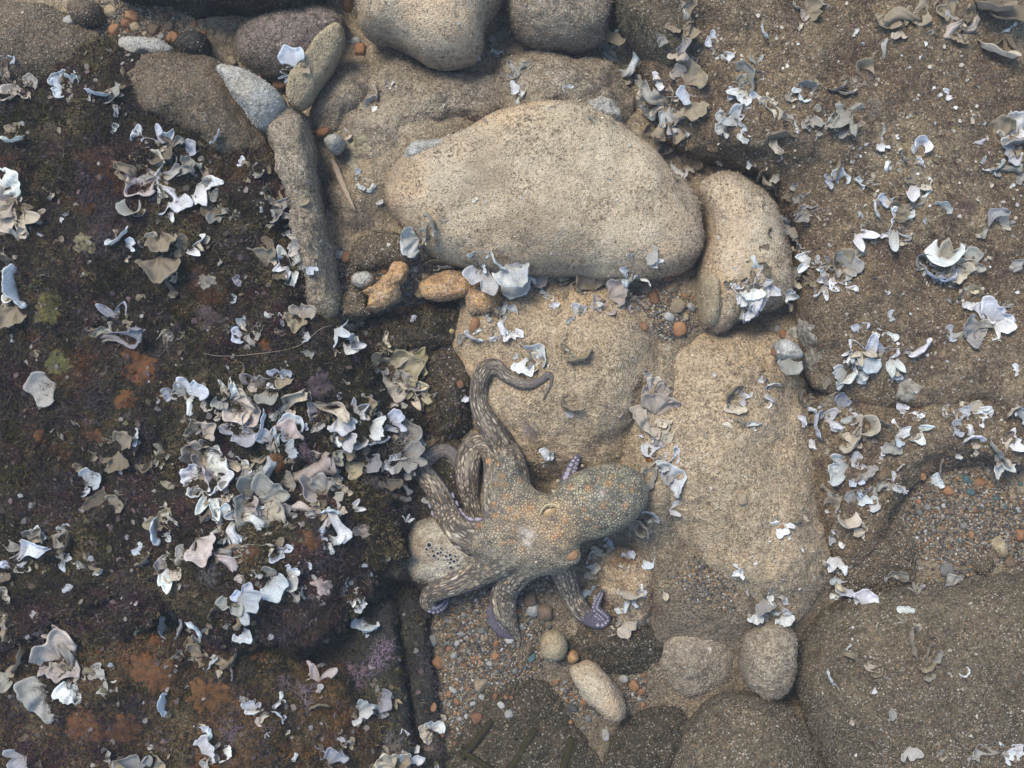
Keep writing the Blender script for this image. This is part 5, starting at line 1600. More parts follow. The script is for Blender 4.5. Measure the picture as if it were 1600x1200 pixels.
tan blade with a white rim under the boulder left end | 700,420,26,ew,300; 690,400,44,ft,110; 672,420,22,sw,130
brilliant white twin blades under the boulder | 748,393,18,fw,90; 748,415,44,rw,110; 753,438,40,fw,240
brilliant white hooked blade right of the twin blades | 790,412,46,rw,110; 809,448,38,fw,290; 800,430,40,kw,300; 774,408,24,ew,200; 820,458,16,sw,280
small white fan below the boulder centre | 855,462,20,fw,240; 850,452,14,sw
white bud with tan base below the boulder centre | 866,478,16,fw,90; 868,488,20,ft,330
pair of white fans below the boulder | 903,485,28,fw,60; 930,484,30,rw,340
pale oval blades at the boulder lower edge | 845,433,30,fc,350; 876,432,18,fc; 885,445,18,ep
branched white seaweed with two round lobes above the arm tip | 769,481,17,fw,110; 768,500,24,fw,230; 788,487,26,sw,40; 792,508,40,sw,290; 802,527,36,rw,300; 772,522,24,sw,220
pale curl left of the branched white seaweed | 738,529,26,ew,230; 718,530,14,fg; 748,520,18,sw,40
cream white curled blades touching the octopus arm tip | 820,572,40,fw,260; 844,552,38,kw,40; 862,570,17,fw,290; 838,568,30,kc,10
dull cream sheet under the right half of the boulder | 925,437,48,kt,100; 905,450,36,kt,200; 945,430,26,fw,50
white antler blade at the lower right edge of the boulder | 1003,420,46,aw,55; 975,415,30,aw,140; 990,440,30,sb,230
pinkish tan blade under the antler blade | 965,458,48,kp,30; 940,480,36,kp,230; 985,455,30,ft,300
large olive cream ruffled seaweed in the crevice | 618,552,58,rc,60; 592,552,36,ky,110; 662,552,44,ay,60; 658,577,46,ry,20; 640,570,50,ky,40; 600,530,26,sc,100
lower ruffled cream blades of the crevice | 652,612,52,rc,330; 618,604,46,kc,200; 668,615,34,ry,350; 635,596,40,kg,60
tiny white shell like flake in the crevice | 646,498,12,fw
small grey bud left of the raised arm | 725,622,17,fb,250
large crumpled cream blade on the tan slope right of the octopus | 1017,606,40,kc,100; 1030,632,50,kc,70; 1008,655,46,kc,220; 1036,615,32,fc,40; 1010,590,22,fw,90
pale drooping blades below the crumpled cream blade | 1020,695,34,fw,310; 1034,670,32,fc,330; 1016,682,22,sw,300; 1044,688,30,fc,60
bright white torn blade right of the mantle tip | 1046,713,42,sw,60; 1050,743,46,kw,40; 1036,728,30,rw,200
translucent grey fan touching the mantle tip | 1018,752,32,fg,350; 1012,738,20,fg,80
tiny white branching blade right of the mantle | 1055,798,26,aw,350
cluster of pale curled cups below the mantle tip | 1006,820,30,ec,60; 1019,803,26,ew,40; 1000,832,28,cc,250; 1015,822,24,eg,350; 990,818,20,fc
white crescents along the underside of the mantle | 919,868,18,ew,150; 936,862,24,fc,60; 953,853,20,fb,20; 932,886,28,rw,60; 923,898,20,fc,250
small white leaf on the reddish rock | 982,867,24,fw,80; 975,885,13,fw
pale blue lobe right of the reddish rock | 1014,876,26,fb,330
white twin lobes beside the lower right arm | 922,922,24,fb,110; 911,934,15,fw,30; 930,935,18,sw,280
pale crescent and spike under the reddish rock | 982,929,36,ec,270; 994,941,18,sw,290; 968,953,15,fb,280; 1001,918,12,fw
crumpled whitish scrap on the low brown rock | 981,981,30,kc,300; 968,972,18,fc
small white scrap of seaweed above the octopus mantle | 853,708,22,fw,210; 862,700,24,rw,50; 857,714,15,fb,260
pale sliver on the tan rock above the mantle | 891,638,28,et,250; 889,648,12,fw,260
long pale curl on the tan rock beside the arm tip | 905,562,34,et,300; 880,548,24,st,110
'''
for line in CLUMPS.strip().split('\n'):
    label, fr = line.split('|')
    items = []
    for it in fr.strip().split(';'):
        q = it.strip().split(',')
        k, tn = q[3].strip()[0], q[3].strip()[1]
        if k not in FM: k = 'k'
        if tn not in TINT: tn = 'c'
        items.append((float(q[0]), float(q[1]), float(q[2]), k, tn, float(q[4]) if len(q) > 4 else None))
    cen = np.mean([[a[0], a[1]] for a in items], 0)
    l, n = hit(*cen)
    t = empty('fan_seaweed', l)
    tag(t, label.strip(), 'seaweed', 'tufts of pale fan seaweed growing on the rocks')
    for px, py, sz, k, tn, an in items:
        frond(t, l, px, py, sz * (1.35 if label.startswith('brilliant') else 1.06), k, tn, an, cen)
    if len(items) >= 2:      # stalks join the blades to their holdfast, smaller and duller blades fill the tuft
        for px, py, sz, k, tn, an in items:
            dx, dy = px - cen[0], py - cen[1]
            ds = math.hypot(dx, dy)
            if 9 < ds < 60:
                frond(t, l, px - dx * .5, py - dy * .5, max(ds * 1.05, 10), 's', str(frng.choice(['t', 'c', tn, 'g'])), math.degrees(math.atan2(-dy, dx)) + frng.normal() * 8, None)
        thicket = 290 < cen[0] < 650 and 575 < cen[1] < 840
        for q in range(int(len(items) * (2.6 if thicket else 2.1) + 1)):
            px, py, sz, k, tn, an = items[frng.integers(len(items))]
            s2 = sz * frng.uniform(.28, .66)
            frond(t, l, px + frng.normal() * sz * .42, py + frng.normal() * sz * .42, max(8, s2), str(frng.choice(list('rasfak'))), str(frng.choice([tn, tn, 't', 'd', 'g', 'c'])), None, cen)

# scraps and young blades between the tufts: alike within each area
SCRAPS = [
    ('tiny pale seaweed flake on the brown upper right rock', (1110, 20, 1590, 620), 44, 'wgtct', (6, 13)),
    ('tiny pale seaweed flake on the lower right boulder', (1260, 950, 1590, 1190), 26, 'gtct', (6, 12)),
    ('tiny pale seaweed flake on the tan slope right of the octopus', (1040, 560, 1280, 920), 26, 'wctc', (5, 11)),
    ('tiny pale seaweed flake on the large middle boulder', (640, 220, 1080, 410), 14, 'wct', (5, 11)),
    ('tiny pale seaweed flake on the rubble behind the boulder', (530, 100, 960, 200), 22, 'wctg', (5, 12)),
    ('tiny dull seaweed flake on the dark left rock', (20, 200, 500, 760), 40, 'gdtvdt', (9, 22)),
    ('tiny dull seaweed flake on the lower left rocks', (20, 800, 590, 1190), 36, 'gdtvdp', (8, 20)),
    ('tiny pale seaweed flake on the right hand ledge', (1270, 630, 1590, 740), 26, 'wgtcg', (7, 15)),
    ('tiny dull seaweed flake on the rock above the octopus', (760, 450, 1000, 690), 18, 'ctg', (5, 11)),
]
for label, (x0, y0, x1, y1), num, tn, (s0, s1) in SCRAPS:
    for k in range(num):
        px, py = frng.uniform(x0, x1), frng.uniform(y0, y1)
        o = frond(None, None, px, py, frng.uniform(s0, s1), frng.choice(list('fresafk')), frng.choice(list(tn)))
        o.name = 'seaweed_flake'
        tag(o, label, 'seaweed', label.replace('tiny', 'scattered').replace('flake', 'flakes'))

# ------------------------------------------------------------------ feathery pink and brown tufts
m = NT('feathery_algae')
oc = m.n('ShaderNodeObjectInfo').outputs['Color']
m.done(m.mix(m.math('MULTIPLY', m.noise(m.coord(), 250, 2), .7), oc, m.mix(.6, oc, (.03, .02, .02))), .85, None, .1)
M['feather'] = m.mat


def tuft_mesh(seed, stems=26, depth=3):
    r = np.random.default_rng(seed)
    vs, fs, off = [], [], 0

    def seg(a, b, ra, rb):
        nonlocal off
        d = b - a
        s = np.cross(d, [0.3, 0.2, 1.0]); s /= np.linalg.norm(s) + 1e-9
        u = np.cross(d / (np.linalg.norm(d) + 1e-9), s)
        for k in range(3):
            an = k * 2.0944
            q = math.cos(an) * s + math.sin(an) * u
            vs.append(a + q * ra)
        for k in range(3):
            an = k * 2.0944
            q = math.cos(an) * s + math.sin(an) * u
            vs.append(b + q * rb)
        for k in range(3):
            k2 = (k + 1) % 3
            fs.append((off + k, off + k2, off + 3 + k2)); fs.append((off + k, off + 3 + k2, off + 3 + k))
        off += 6

    def grow(p, d, ln, rad, dep):
        q = p
        for _ in range(2):
            d = d + r.normal(size=3) * .28
            d /= np.linalg.norm(d)
            e = q + d * ln * .5
            seg(q, e, rad, rad * .8)
            q = e
            rad *= .8
        if dep > 0:
            for _ in range(r.integers(2, 4)):
                dd = d + r.normal(size=3) * .6
                dd /= np.linalg.norm(dd)
                grow(q, dd, ln * r.uniform(.55, .85), rad, dep - 1)
    for _ in range(stems):
        d = r.normal(size=3) * np.array([1, 1, .45]) + np.array([0, 0, .55])
        d /= np.linalg.norm(d)
        grow(np.array([r.normal() * .12, r.normal() * .12, 0]), d, .42 * r.uniform(.7, 1.2), .018, depth)
    return mesh_np('strands', np.array(vs), np.array(fs), mat=M['feather'])


TM = [tuft_mesh(40 + k) for k in range(3)]
TUFTS = [
    ('pale pink feathery tuft on the upper edge of the straight slab', 590, 937, 36, (.36, .26, .29)),
    ('big pink feathery tuft hanging over the straight slab', 592, 1025, 46, (.38, .27, .33)),
    ('lower lobe of pink feathery algae on the bottom left rock', 562, 1055, 34, (.33, .22, .27)),
    ('dim reddish feathery tuft at the foot of the dark crevice', 645, 1112, 30, (.26, .15, .16)),
    ('dim reddish feathery tuft on the bottom edge by the crevice', 672, 1165, 34, (.2, .14, .14)),
    ('grey lilac feathery tuft at the mouth of the crevice', 545, 553, 34, (.27, .22, .25)),
    ('lilac feathery patch in the middle of the thicket', 470, 700, 36, (.26, .19, .21)),
    ('beige feathery ball beside the left octopus arm', 628, 695, 36, (.42, .36, .31)),
    ('dark feathery patch below the slate blue fan', 575, 752, 40, (.16, .13, .13)),
    ('maroon feathery patch under the blue banded fan', 420, 690, 34, (.14, .08, .085)),
    ('maroon feathery tuft at the top of the thicket', 425, 640, 34, (.10, .055, .06)),
    ('lilac feathery tuft on the bottom left rock', 472, 1085, 36, (.3, .23, .25)),
    ('lilac feathery tuft near the bottom white folded blade', 362, 1140, 34, (.28, .21, .24)),
    ('grey feathery tuft beside the long cream blade', 325, 900, 34, (.22, .2, .19)),
    ('pale feathery tuft on the bottom edge at left', 610, 1165, 36, (.34, .28, .26)),
    ('lilac feathery tuft right of the pink white torn blade', 440, 1070, 26, (.28, .2, .22)),
    ('dim feathery patch in the dark hollow of the left rock', 262, 545, 34, (.13, .1, .08)),
    ('pinkish feathery tuft under the boulder top left rubble', 480, 62, 30, (.3, .24, .23)),
    ('brown feathery tuft on the upper right rock near the ring', 1350, 130, 30, (.27, .22, .2)),
    ('pale feathery puff right of the pointed grey blade', 1365, 165, 26, (.36, .31, .26)),
    ('brown feathery tuft on the right edge under the thin rim', 1540, 115, 36, (.2, .14, .12)),
    ('dark red feathery patch above the ledge fans', 1345, 628, 30, (.13, .07, .07)),
    ('reddish feathery tuft on the right edge rock', 1510, 325, 36, (.2, .12, .11)),
    ('lilac grey feathery tuft above the octopus arm', 830, 665, 30, (.27, .22, .22)),
    ('pale feathery patch on the left foot of the boulder', 652, 398, 24, (.5, .46, .4)),
    ('orange brown feathery tuft on the reddish rock', 975, 880, 28, (.36, .21, .1)),
    ('brown feathery tuft on the crumbly rubble left of the boulder', 560, 335, 32, (.24, .18, .14)),
    ('grey brown feathery tuft beside the leaning slab', 553, 130, 30, (.25, .2, .17)),
    ('green brown feathery tuft on the lower left rock edge', 610, 880, 34, (.17, .14, .07)),
    ('rusty feathery tuft right of the lower right arm', 1025, 945, 34, (.24, .15, .1)),
]
for k, (label, px, py, sz, colr) in enumerate(TUFTS):
    l, n = hit(px, py)
    t = bpy.data.objects.new('feathery_algae', TM[k % 3])
    COL.objects.link(t)
    t.location = tuple(l - np.array([0, 0, .003]))
    s_ = sz / 1000 * .72
    t.scale = (s_, s_, s_ * .8)
    t.rotation_euler = (n[1] * -.5, n[0] * .5, frng.uniform(0, 6.28))
    t.color = (*colr, 1)
    tag(t, label, 'seaweed', 'feathery algae tufts')
# ------------------------------------------------------------------ crusts lying on the stones
m = NT('crust')
oc = m.n('ShaderNodeObjectInfo').outputs['Color']
cn = m.noise(m.coord(), 120, 4, .65)
cc = m.mix(m.ramp(cn, [(.38, .95), (.58, 0.0)]), m.mix(.4, oc, (.03, .022, .012)), m.mix(.8, oc, (.02, .015, .01)))
m.done(cc, .8, m.bump(cn, .7, .003), .2)
M['crust'] = m.mat


def crust(name, label, cat, px, py, r, colr, group=None, th=.0025, seed=0, flat=1.0):
    k, nr = 96, 12
    rr = np.random.default_rng(seed + int(px))
    an = np.linspace(0, 2 * np.pi, k, endpoint=False)
    out = 1 + sum(rr.uniform(.1, .42) / (q ** .55) * np.sin(q * an + rr.uniform(0, 6)) for q in (1, 2, 3, 5, 8, 13))
    jg = rr.normal(size=k + 4); out = np.clip(out + .16 * np.convolve(jg, [.15, .25, .2, .25, .15], 'valid') * .7, .25, 1.8)
    V = []
    c0, _ = hit(px, py)
    for i in range(nr + 1):
        for j in range(k):
            f = i / nr
            x, y = px + r * out[j] * f * math.cos(an[j]), py - flat * r * out[j] * f * math.sin(an[j])
            l, n = hit(x, y)
            if l[2] < c0[2] - .035: l = np.array([l[0], l[1], c0[2] - .035])
            V.append(l + n * (th * (1 - f ** 3) * rr.uniform(.8, 1.1) - (.0022 if i == nr else 0)))
    V = np.array(V)
    ii = (np.arange(nr)[:, None] * k + np.arange(k)[None]).ravel()
    i2 = (np.arange(nr)[:, None] * k + (np.arange(k)[None] + 1) % k).ravel()
    f = np.stack([ii, ii + k, i2 + k, i2], 1)
    o = add(name, mesh_np(name, V - c0, f, mat=M['crust']), None, c0)
    o.color = (*colr, 1)
    tag(o, label, cat, group)
    return o


OR = 'orange encrusting sponges'
for label, px, py, r, c in [
    ('rust orange sponge crust in the middle of the dark left rock', 218, 560, 30, (0.149, 0.053, 0.013)),
    ('small rust orange crust above the white banded fan', 200, 622, 17, (0.167, 0.062, 0.014)),
    ('bright rust orange sponge spot inside the thicket', 434, 722, 15, (0.223, 0.081, 0.021)),
    ('brown orange crust under the orange edge of the lower left rock', 388, 868, 20, (0.124, 0.046, 0.014)),
    ('dark orange crust above the striated fan', 398, 915, 15, (0.124, 0.043, 0.014)),
    ('wide orange sponge crust on the bottom left rock', 240, 1060, 34, (0.161, 0.062, 0.017)),
    ('second wide orange crust right of the first on the bottom left rock', 322, 1082, 30, (0.174, 0.074, 0.021)),
    ('deep orange crust near the bottom left corner', 130, 1140, 30, (0.136, 0.050, 0.014)),
    ('orange crust along the bottom left rock', 200, 1135, 26, (0.149, 0.056, 0.015)),
    ('small orange knob in the dark hollow at lower left', 242, 1000, 8, (0.260, 0.093, 0.014)),
    ('tiny orange knob below the other orange knob', 231, 1027, 8, (0.223, 0.074, 0.014)),
    ('pale orange crust near the lower crevice', 410, 1022, 16, (0.186, 0.093, 0.035)),
    ('orange crust on the lower left rock near the blue hanging fan', 485, 842, 16, (0.174, 0.068, 0.021)),
    ('small orange spot beside the bright blue fan', 150, 682, 12, (0.136, 0.050, 0.014)),
    ('orange spot left of the small orange beside blue', 66, 680, 11, (0.124, 0.046, 0.014)),
    ('orange patch near the cream fan on the rock edge', 415, 535, 13, (0.155, 0.056, 0.014)),
    ('bright orange bit beside the dark cavity right of the mantle', 1013, 719, 5, (0.310, 0.105, 0.014)),
]:
    crust('sponge_crust', label, 'sponge', px, py, r, c, OR)
PK = 'pinkish white coralline crusts'
for label, px, py, r, c in [
    ('pinkish white crust on the lower left rock above the orange crust', 502, 915, 15, (.5, .4, .37)),
    ('pale crust on the upper right corner of the lower left rock', 568, 832, 13, (.42, .36, .31)),
    ('pale yellow crust on the dark left rock', 130, 385, 17, (.26, .23, .13)),
    ('greyish pale crust on the dark left rock', 322, 438, 13, (.33, .3, .25)),
    ('olive green crust on the left edge of the dark rock', 78, 485, 24, (.13, .12, .03)),
    ('olive green crust below the first on the left edge', 95, 570, 20, (.11, .105, .03)),
    ('speckled pale crust in the cleft at the right of the tan slope', 1260, 520, 20, (.46, .43, .36)),
    ('speckled pale crust at the foot of the white triangular stone', 1273, 556, 16, (.44, .4, .3)),
    ('pale patch on the pale right slope below the wedge blades', 1415, 605, 20, (.44, .4, .32)),
    ('pale yellowish crust on the rubble left of the boulder', 566, 228, 18, (.46, .4, .26)),
    ('pale yellowish crust on the rubble near the white rounded stone', 553, 250, 11, (.46, .41, .28)),
    ('violet crust on the dark left rock above the crevice', 330, 500, 20, (.09, .06, .065)),
    ('violet grey crust in the upper part of the thicket', 505, 600, 22, (.11, .075, .085)),
]:
    crust('coralline_crust', label, 'crust', px, py, r, c, PK, th=.0018)

# ------------------------------------------------------------------ barnacle holes of the pitted stone
m = NT('barnacle_shell')
m.done(m.mix(m.noise(m.coord(), 300, 2), (.2, .18, .15), (.36, .33, .28)), .8, None, .2)
M['barn'] = m.mat
m = NT('barnacle_hole_shade')
m.done((.012, .011, .011), .8, None, .1)  # near-black funnel; the hole's inner shade is put into its colour
M['hole'] = m.mat


def barnacle():
    k = 12
    an = np.linspace(0, 2 * np.pi, k, endpoint=False)
    prof = [(1.0, -.3), (.85, .35), (.62, .5), (.5, .2)]
    v = np.concatenate([np.stack([r * np.cos(an), r * np.sin(an), np.full(k, z)], 1) for r, z in prof])
    ii = (np.arange(3)[:, None] * k + np.arange(k)[None]).ravel()
    i2 = (np.arange(3)[:, None] * k + (np.arange(k)[None] + 1) % k).ravel()
    a = mesh_np('barnacle', v, np.stack([ii, i2, i2 + k, ii + k], 1), mat=M['barn'])
    b = mesh_np('opening', np.vstack([np.stack([.62 * np.cos(an), .62 * np.sin(an), np.full(k, .42)], 1), [[0, 0, .25]]]),
                np.stack([np.arange(k), (np.arange(k) + 1) % k, np.full(k, k)], 1), mat=M['hole'])
    return a, b


BA, BB = barnacle()
HOLES = [(215, 345, 4), (222, 375, 3), (250, 380, 4.5), (245, 355, 3.5), (270, 365, 4), (285, 342, 3), (285, 362, 3.5), (310, 380, 3.5), (315, 362, 2.5), (330, 375, 4), (335, 395, 4), (355, 380, 3), (350, 405, 4),
         (330, 412, 3), (318, 398, 2.5), (335, 435, 4.5), (300, 398, 2.5), (365, 400, 3), (270, 395, 2.5), (262, 342, 2.5), (370, 425, 3), (228, 325, 6), (240, 340, 2.5), (295, 375, 2.2)]
for a, b, r in HOLES:
    px, py = 600 + a / 3.2, 750 + b / 3.2
    l, n = hit(px, py)
    o = bpy.data.objects.new('barnacle', BA)
    COL.objects.link(o)
    s_ = r / 3.2 / 1000 * 3.0
    o.matrix_world = Matrix.Translation(Vector(l)) @ Vector(n).to_track_quat('Z', 'Y').to_matrix().to_4x4() @ Matrix.Scale(s_, 4)
    tag(o, 'small dark holed barnacle on the pale pitted stone', 'barnacle', 'barnacles on the pitted stone')
    h = bpy.data.objects.new('opening', BB)
    COL.objects.link(h)
    h.parent = o

# ------------------------------------------------------------------ pebbles
m = NT('pebble_stone')
oc = m.n('ShaderNodeObjectInfo').outputs['Color']
pp = m.n('ShaderNodeTexCoord').outputs['Object']
ro = m.n('ShaderNodeObjectInfo').outputs['Random']
pv = m.n('ShaderNodeVectorMath', operation='ADD', i_Vector=pp)
m.put(pv.inputs[1], m.n('ShaderNodeCombineXYZ', i_X=m.math('MULTIPLY', ro, 40.0)).outputs[0])
nz = m.noise(pv.outputs[0], 2.2, 5, .65)
c = m.mix(m.ramp(nz, [(.36, .7), (.56, 0.0)]), oc, m.mix(.6, oc, (.05, .04, .03)))
c = m.mix(m.ramp(m.noise(pv.outputs[0], 7, 3), [(.55, 0.0), (.7, .45)]), c, m.mix(.5, oc, (.5, .45, .38)))
m.done(c, .6, m.bump(m.noise(pv.outputs[0], 9, 4), .35, .15), .3)
M['pebble'] = m.mat
PV, PF = ico(3)


def pebble_mesh(seed):
    r = np.random.default_rng(seed)
    sc = np.array([1, r.uniform(.62, .95), r.uniform(.45, .75)])
    p = 3.2 if seed % 3 else 2.2
    v = PV / (np.abs(PV) ** p).sum(1)[:, None] ** (1 / p)
    v = v * (1 + .22 * fbm(PV, 1.1, 2, seed=seed))[:, None]
    # a few flat broken faces
    for _ in range(r.integers(0, 4)):
        d = r.normal(size=3); d /= np.linalg.norm(d)
        h = r.uniform(.55, .8)
        t = v @ d
        v = v - np.maximum(0, t - h)[:, None] * d * .9
    return mesh_np('pebble', v * sc, PF, mat=M['pebble'])


PM = [pebble_mesh(k) for k in range(12)]
PCOL = {'orange': (.27, .13, .055), 'brown': (.12, .08, .05), 'grey': (.15, .145, .13), 'white': (.31, .3, .27), 'tan': (.27, .21, .13), 'dark': (.05, .05, .048), 'teal': (.05, .10, .10), 'rust': (.2, .088, .04), 'yellow': (.42, .32, .15)}
prng = np.random.default_rng(5)
PLACED = []


def pebble(px, py, r, cname, label=None, place='', turn=None):
    l, n = hit(px, py)
    o = bpy.data.objects.new('pebble', PM[prng.integers(len(PM))])
    COL.objects.link(o)
    s_ = r / 1000 * (1 if label else .82)
    o.location = tuple(l + np.array([0, 0, s_ * .08]))
    o.scale = (s_, s_, s_)
    o.rotation_euler = (prng.normal() * .35, prng.normal() * .35, prng.uniform(0, 6.28) if turn is None else math.radians(turn))
    j = prng.uniform(.75, 1.2)
    o.color = (*[min(.9, q * j) for q in PCOL[cname]], 1)
    if label:
        tag(o, label, 'pebble')
    else:
        tag(o, f'small {cname} pebble {place}', 'pebble', f'small {cname} pebbles {place}')


ONE = [  # pebbles that can be told apart
    (1022, 466, 12, 'rust', 'round orange pebble at the top of the shingle pocket'), (1058, 478, 15, 'tan', 'round tan pebble in the middle of the shingle pocket'),
    (1045, 495, 10, 'white', 'oblong cream pebble at the centre of the shingle pocket'), (1080, 480, 10, 'white', 'pale pebble at the right of the shingle pocket'),
    (1062, 513, 15, 'orange', 'flat orange pebble at the foot of the shingle pocket'), (1005, 510, 9, 'orange', 'orange chip at the left foot of the shingle pocket'),
    (1050, 452, 16, 'tan', 'wide tan pebble at the head of the shingle pocket'), (1043, 433, 10, 'rust', 'rust pebble under the boulder at the shingle pocket'),
    (742, 508, 15, 'orange', 'pointed orange chip standing in the dark crevice'), (706, 518, 6, 'yellow', 'little yellow chip in the dark crevice'),
    (653, 457, 15, 'yellow', 'long cream yellow pebble right of the jagged orange stone'), (628, 488, 15, 'rust', 'dark rust pebble below the jagged orange stone'),
    (541, 403, 11, 'orange', 'orange pebble at the left of the grey stone'), (530, 398, 10, 'white', 'white chip left of the grey stone'),
    (634, 487, 9, 'rust', 'rust chip wedged under the jagged orange stone'), (648, 420, 8, 'grey', 'bluish chip behind the jagged orange stone'),
    (664, 432, 8, 'tan', 'tan chip with a pale top in the orange gravel'),
    (180, 46, 13, 'orange', 'bright orange pebble at the left of the top pebbles'), (207, 27, 13, 'orange', 'bright orange pebble at the top of the top pebbles'),
    (196, 36, 10, 'rust', 'rust pebble between two orange top pebbles'), (212, 42, 10, 'tan', 'tan pebble in the middle of the top pebbles'),
    (271, 60, 13, 'orange', 'orange pebble beside the dark blue grey stone'), (242, 46, 13, 'brown', 'brown pebble above the flat white stone'), (264, 42, 13, 'brown', 'brown pebble at the right of the top pebbles'),
    (252, 58, 8, 'white', 'white chip touching the flat white stone'), (172, 18, 13, 'tan', 'olive tan pebble beside the top brown stone'), (146, 52, 12, 'tan', 'pale pebble at the edge of the sandy corner rock'),
    (108, 34, 11, 'white', 'pinkish white chip on the edge of the sandy corner rock'), (440, 127, 18, 'orange', 'round reddish orange pebble below the pinkish rock'), (409, 117, 7, 'rust', 'small rust pebble left of the round reddish one'),
    (363, 95, 10, 'tan', 'pale ringed pebble beside the white wedged stone'), (333, 90, 9, 'brown', 'pinkish brown pebble right of the dark blue grey stone'),
    (544, 10, 17, 'orange', 'orange pebble on the top edge beside the rounded grey rock'), (562, 78, 13, 'orange', 'rusty pebble below the rounded grey rock'), (556, 64, 10, 'white', 'white pebble below the rounded grey rock'),
    (504, 206, 14, 'rust', 'rust red pebble at the head of the long slab'), (483, 188, 9, 'brown', 'brown pebble on the head of the long slab'),
    (831, 952, 15, 'white', 'white pebble between the middle and lower right arms'), (850, 958, 17, 'brown', 'brown pebble right of the white one between the arms'), (828, 934, 17, 'brown', 'brown pebble below the web between the arms'),
    (826, 1012, 15, 'brown', 'dark olive pebble left of the round cream pebble'), (831, 1026, 11, 'teal', 'dark teal pebble below the dark olive pebble'), (796, 1000, 9, 'white', 'pale blue chip at the tip of the middle arm'),
    (752, 1068, 17, 'tan', 'curved shell like tan pebble in the gravel'), (684, 1035, 14, 'orange', 'flat orange pebble on the left of the gravel'), (678, 1105, 9, 'orange', 'round orange pebble at the lower left of the gravel'),
    (675, 1000, 13, 'grey', 'bluish oblong pebble on the left of the gravel'), (991, 1071, 11, 'orange', 'orange oval pebble right of the oblong grey stone'), (1002, 1080, 8, 'orange', 'orange chip beside the orange oval pebble'),
    (974, 1060, 9, 'white', 'white chip above the orange oval pebble'), (893, 1107, 12, 'dark', 'dark green pebble left of the oblong grey stone'), (947, 1148, 12, 'white', 'pale blue pebble on the bottom silt'),
    (796, 1116, 9, 'white', 'white green shell chip above the olive bars'), (783, 1102, 8, 'white', 'white chip on the lower gravel'), (745, 1123, 12, 'rust', 'rust pebble at the tip of the left olive bar'),
    (1160, 780, 11, 'tan', 'single tan pebble on the tan slope'), (1222, 823, 4, 'orange', 'orange grain on the tan slope'), (1442, 743, 9, 'orange', 'orange pebble at the head of the right shingle'),
    (1483, 769, 13, 'orange', 'orange pebble in the right shingle'), (1533, 755, 12, 'orange', 'flat orange pebble at the right of the shingle'), (1577, 880, 10, 'brown', 'brown pebble below the tan leaning pebble'),
    (1595, 835, 13, 'orange', 'orange pebble on the right edge of the shingle'), (1510, 750, 13, 'teal', 'dark teal pebble at the top of the right shingle'), (1480, 890, 14, 'grey', 'grey pebble left of the round grey pebble'),
    (1223, 522, 9, 'orange', 'orange chip above the white triangular stone'), (1214, 515, 8, 'white', 'white bud like pebble above the orange chip'), (1211, 551, 8, 'rust', 'rust chip left of the white triangular stone'),
    (912, 625 + 262, 6, 'tan', 'tan chip beside the mantle underside'), (719, 601, 8, 'rust', 'rust chip pair left of the raised arm'),
]
for q in ONE:
    pebble(q[0], q[1], q[2] * .84, q[3], q[4])
PATCH = [
    ('in the gravel below the octopus', [(690, 965), (760, 950), (850, 940), (870, 980), (840, 1040), (770, 1060), (700, 1090), (680, 1150), (665, 1010)], 95, (4.5, 9.5), ['brown', 'orange', 'grey', 'brown', 'tan', 'white', 'rust', 'dark']),
    ('in the lower gravel beside the olive bars', [(680, 1060), (790, 1070), (810, 1110), (740, 1120), (700, 1180), (672, 1120)], 36, (4, 8.5), ['brown', 'orange', 'grey', 'rust', 'tan', 'white']),
    ('beside the oblong grey stone', [(860, 1060), (890, 1055), (940, 1120), (960, 1160), (920, 1150), (890, 1130)], 20, (4, 8), ['orange', 'brown', 'white', 'grey']),
    ('right of the oblong grey stone', [(965, 1050), (1015, 1050), (1010, 1100), (985, 1110)], 12, (3.5, 6), ['orange', 'white', 'tan']),
    ('in the shingle pocket under the boulder', [(985, 470), (1080, 455), (1090, 520), (1000, 540), (985, 505)], 34, (3.5, 8), ['orange', 'tan', 'white', 'tan', 'grey']),
    ('in the orange gravel left of the boulder', [(528, 410), (560, 420), (650, 425), (740, 440), (690, 470), (640, 500), (560, 430)], 48, (4, 9), ['orange', 'rust', 'brown', 'tan', 'orange', 'grey']),
    ('at the top left under the dark rock', [(120, 0), (190, 10), (290, 30), (340, 45), (300, 60), (200, 55), (150, 40)], 26, (5, 10.5), ['orange', 'brown', 'tan', 'rust', 'grey']),
    ('in the right hand shingle', [(1420, 770), (1480, 750), (1600, 755), (1600, 860), (1500, 850), (1440, 830)], 60, (4, 9), ['tan', 'orange', 'white', 'grey', 'brown', 'teal']),
    ('beside the leaning yellowish slab', [(350, 85), (400, 100), (450, 130), (440, 150), (380, 110)], 10, (4, 8), ['rust', 'brown', 'tan']),
]


def inside(x, y, poly):
    c = False
    for (x1, y1), (x2, y2) in zip(poly, poly[1:] + poly[:1]):
        if (y1 > y) != (y2 > y) and x < (x2 - x1) * (y - y1) / (y2 - y1) + x1: c = not c
    return c


for place, poly, num, (r0, r1), cols in PATCH:
    num = int(num * .66)
    xs, ys = [q[0] for q in poly], [q[1] for q in poly]
    done, tries = [], 0
    while len(done) < num and tries < 6000:
        tries += 1
        x, y = prng.uniform(min(xs), max(xs)), prng.uniform(min(ys), max(ys))
        r = r0 + (r1 - r0) * prng.random() ** 1.8
        if inside(x, y, poly) and all((x - a) ** 2 + (y - b) ** 2 > (.85 * (r + q)) ** 2 for a, b, q in done) and all((x - q[0]) ** 2 + (y - q[1]) ** 2 > (.9 * (r + q[2])) ** 2 for q in ONE):
            l, n = hit(x, y)
            done.append((x, y, r))
            if l[2] > bed_z(l[:1], l[1:2])[0] + .012: continue
            pebble(x, y, r, str(prng.choice(cols)), None, place)

